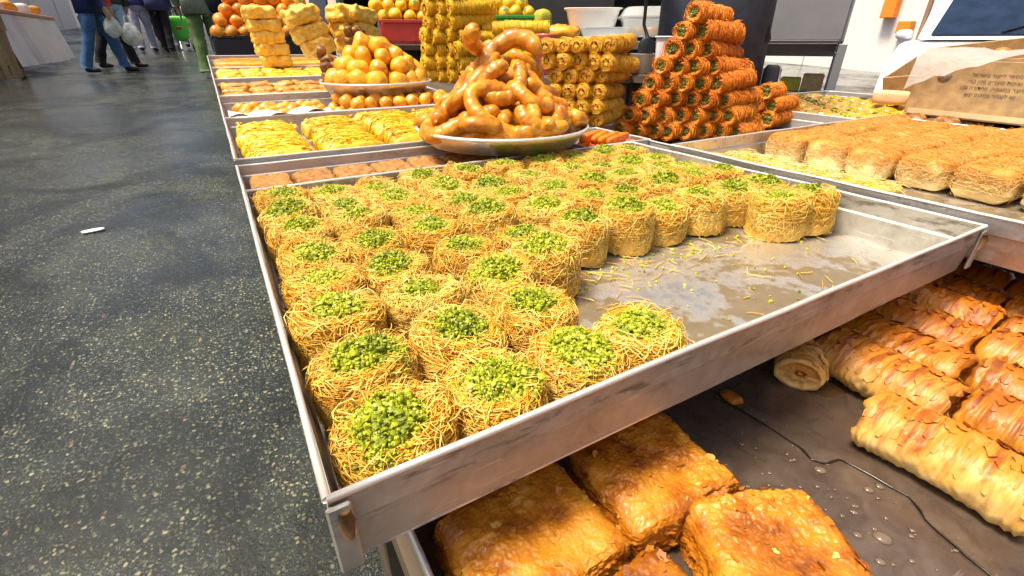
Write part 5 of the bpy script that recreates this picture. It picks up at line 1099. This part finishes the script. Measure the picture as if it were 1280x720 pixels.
for s in (-1, 1): V, F = lathe([(.0, -.012), (.06, -.012), (.075, -.008), (.075, .008), (.06, .012), (0, .012)], 24); MB().add(rot(V, ry=R(90)) + [s*.16, .10, .078], F).build('trolley_wheel', M['black'], root)

# ------------------------------------------------------------------ stall across the road
root = empty('market_counter', (-2.75, 11.6, gz(11.6)), 0); tag(root, 'long counter draped in white cloth across the road', 'counter')
MB().add(*cbox(-.75, .42, -2.0, 1.6, .70, .76, .01), 0, False).build('counter_top', wood_mat('pink_wood', (.42, .22, .15), (.58, .36, .26)), root)
n, q = 60, 8; s = np.linspace(0, 1, n); t = np.linspace(0, 1, q); S, T = np.meshgrid(s, t, indexing='ij'); V = np.stack([.40+.03*np.sin(S*40)*(.2+T)+.10*T, -1.95+3.5*S, .70-.66*T+0*S], 2).reshape(-1, 3); MB().add(V, grid_faces(n, q)).build('cloth_front', M['cloth'], root)
V = np.stack([-.70+1.1*S, -1.96-.03*np.sin(S*30)*(.2+T)-.06*T, .70-.66*T], 2).reshape(-1, 3); MB().add(V, grid_faces(n, q)[:, ::-1]).build('cloth_end', M['cloth'], root)
for s_ in (-1.8, 1.4): MB().add(*cbox(-.70, -.62, s_-.04, s_+.04, .0, .699), 0, False).build('counter_leg', M['wood'], root)
for k in range(10):
    P, F = superell(.16, .12, .08, .6, 18, 10); P = P*(1+.15*fbm(P, 9, 2, k)[:, None]); o = MB().add(P, F).build('goods_bag', [M['ball'], M['card'], M['white'], M['obal']][k % 4]); yk = 9.9+.36*k; o.location = (-2.58-.15*(k % 2), yk, gz(11.6)+.84); tag(o, f'packed goods bag, {ORD[k]} along the white draped counter', 'goods', 'goods on the white draped counter')
root = empty('slatted_crate', (-2.62, 9.35, gz(9.35)), R(8)); tag(root, 'tall weathered wooden slatted crate at the end of the draped counter', 'crate')
for k in range(9): MB().add(*cbox(-.36+.083*k, -.36+.083*k+.068, -.012, .012, .01, .82-.01*(k % 2), .004), 0, False).build('slat', M['wood'], root)
for z in (.12, .66): MB().add(*cbox(-.36, .38, .013, .035, z, z+.07, .004), 0, False).build('cross_rail', M['wood'], root)
for s_ in (-.34, .36): MB().add(*cbox(s_-.02, s_+.02, .036, .60, .02, .80, .004), 0, False).build('side_board', M['wood'], root)
o = MB().add(*superell(.045, .022, .004, .7, 18, 6)).build('paper_scrap', M['white']); o.location = (-.645, 2.757, gz(2.757)+.008); o.rotation_euler = (0, 0, R(12)); tag(o, 'small white paper scrap lying on the wet asphalt', 'litter')

# ------------------------------------------------------------------ far surroundings
def building(label, x0, x1, y0, y1, h, wallm, rz=0., bays=4, doorm=None, floors=2):
    c = ((x0+x1)/2, (y0+y1)/2); zb = gz(min(c[1], 30))-.4; root = empty('market_building', (*c, zb), rz); tag(root, label, 'building'); a, b = (x1-x0)/2, (y1-y0)/2
    MB().add(*cbox(-a, a, -b, b, 0, h, .02), 0, False).build('wall', wallm, root)
    MB().add(*cbox(-a-.15, a+.15, -b-.15, b+.15, h+.002, h+.2, .02), 0, False).build('roof', M['steel'], root)
    for k in range(bays):
        for fl in range(floors):
            w = 2*b/bays; y = -b+w*(k+.5)
            for s in (-1, 1):
                z0 = .45 if fl == 0 else 3.3; z1 = 2.7 if fl == 0 else 4.6; hw = w*(.34 if fl == 0 else .22)
                MB().add(*cbox(s*(a+.025)-.02, s*(a+.025)+.02, y-hw, y+hw, z0, z1, .008), 0, False).build('shop_opening' if fl == 0 else 'window', doorm or M['glass'], root)
    return root
wallw = flat('white_plaster', (.80, .79, .76), .8, 0, .05, 3); wallc = flat('cream_plaster', (.66, .58, .46), .8, 0, .1, 3)
building('white market building beyond the draped counter', -10.5, -4.6, 4, 30, 5.2, wallw, 0, 7, M['white'])
building('pale building closing the far end of the road', -9, 6, 33, 40, 3.4, wallw, 0, 3)
building('cream market building behind the stall', 3.2, 7.2, 7.5, 30, 4.6, wallc, 0, 6)
wb = building('white sunlit building across the lot', 13.2, 17.5, -6, 14, 5.6, wallw, 0, 6, M['white'], 2)
for k, (y, z0, z1) in enumerate(((6.15, 1.05, 3.2), (5.75, .75, .98))):
    orp = flat('orange_paint', (.80, .26, .02), .6) if k == 0 else orp
    o = MB().add(*cbox(12.95, 13.15, y-.13, y+.13, z0, z1, .01), 0, False).build('orange_sign', orp); tag(o, ['tall orange sign panel on the white building', 'small orange sign panel below the tall one'][k], 'sign')
o = MB().add(*tube([[9.6, 4.0, gz(4)], [9.6, 4.0, 3.2]], .035, 10)).build('sign_post', flat('rust_brown_post', (.20, .10, .06), .6)); tag(o, 'thin brown post standing in the bright lot', 'post')
# parked car facing the stall
car = empty('parked_car', (6.75, 2.05, gz(2.05)), R(18)); car.scale = (.86,)*3; tag(car, 'white parked car with a dark windscreen facing the stall', 'car'); paint = flat('white_car_paint', (.72, .74, .78), .25, 0, .03, 4, 0, .6)
def extr(prof, w, mat, name, y0=0., nb=.06):
    prof = np.array(prof, float); k = len(prof); ysn = [-w+nb*0, -w+nb, w-nb, w]; ins = [.965, 1, 1, .965]; c = prof.mean(0); V = np.vstack([np.c_[(c+(prof-c)*i)[:, 0], np.full(k, y+y0), (c+(prof-c)*i)[:, 1]] for y, i in zip(ysn, ins)])
    F = grid_faces(4, k, False, True); MB().add(V, [F, np.array([list(range(k))[::-1]]), np.array([[3*k+i for i in range(k)]])], 0, False).build(name, mat, car)
extr([(-2.1, .25), (-2.15, .50), (-2.05, .72), (-1.35, .93), (-.9, .96), (1.6, 1.0), (2.05, .95), (2.1, .4), (2.0, .25)], .86, paint, 'body')
extr([(-1.12, .965), (-.25, 1.48), (.2, 1.53), (1.1, 1.50), (1.75, .99)], .74, paint, 'cabin')
def quad(pts, mat, name): 
    p = np.array(pts, float); nrm = np.cross(p[1]-p[0], p[2]-p[0]); nrm /= np.linalg.norm(nrm); V = np.vstack([p, p+nrm*.008]); MB().add(V, [np.array([[3, 2, 1, 0]]), np.array([[4, 5, 6, 7]]), np.array([[i, (i+1) % 4, (i+1) % 4+4, i+4] for i in range(4)])], 0, False).build(name, mat, car)
quad([(-1.075, .64, 1.01), (-1.075, -.64, 1.01), (-.30, -.58, 1.462), (-.30, .58, 1.462)], M['glass'], 'windscreen')
for s in (1, -1):
    quad([(-.85, s*.752, 1.03), (1.3, s*.752, 1.03), (1.0, s*.742, 1.42), (-.22, s*.742, 1.42)][::s], M['glass'], 'side_window')
    P, F = superell(.05, .08, .05, .7, 14, 8); MB().add(P + [-.75, s*.90, 1.02], F).build('wing_mirror', paint, car)
    P, F = superell(.06, .16, .06, .7, 14, 8); MB().add(P + [-2.06, s*.62, .66], F).build('headlight', M['clear'], car)
    for x in (-1.35, 1.35):
        V, F = lathe([(0, -.10), (.18, -.10), (.30, -.10), (.32, -.07), (.32, .07), (.30, .10), (.18, .10), (0, .10)], 28); w = MB().add(rot(V, rx=R(90)) + [x, s*.80, .325], F).build('wheel', M['black'], car)
        V, F = lathe([(0, .0), (.19, .0), (.19, -.02), (0, -.03)], 20); MB().add(rot(V, rx=R(90)*s) + [x, s*.905, .325], F).build('rim', M['alu'], w)
MB().add(*tube([[-1.08, .1, 1.03], [-.80, -.35, 1.20]], .010, 6)).build('wiper', M['black'], car)
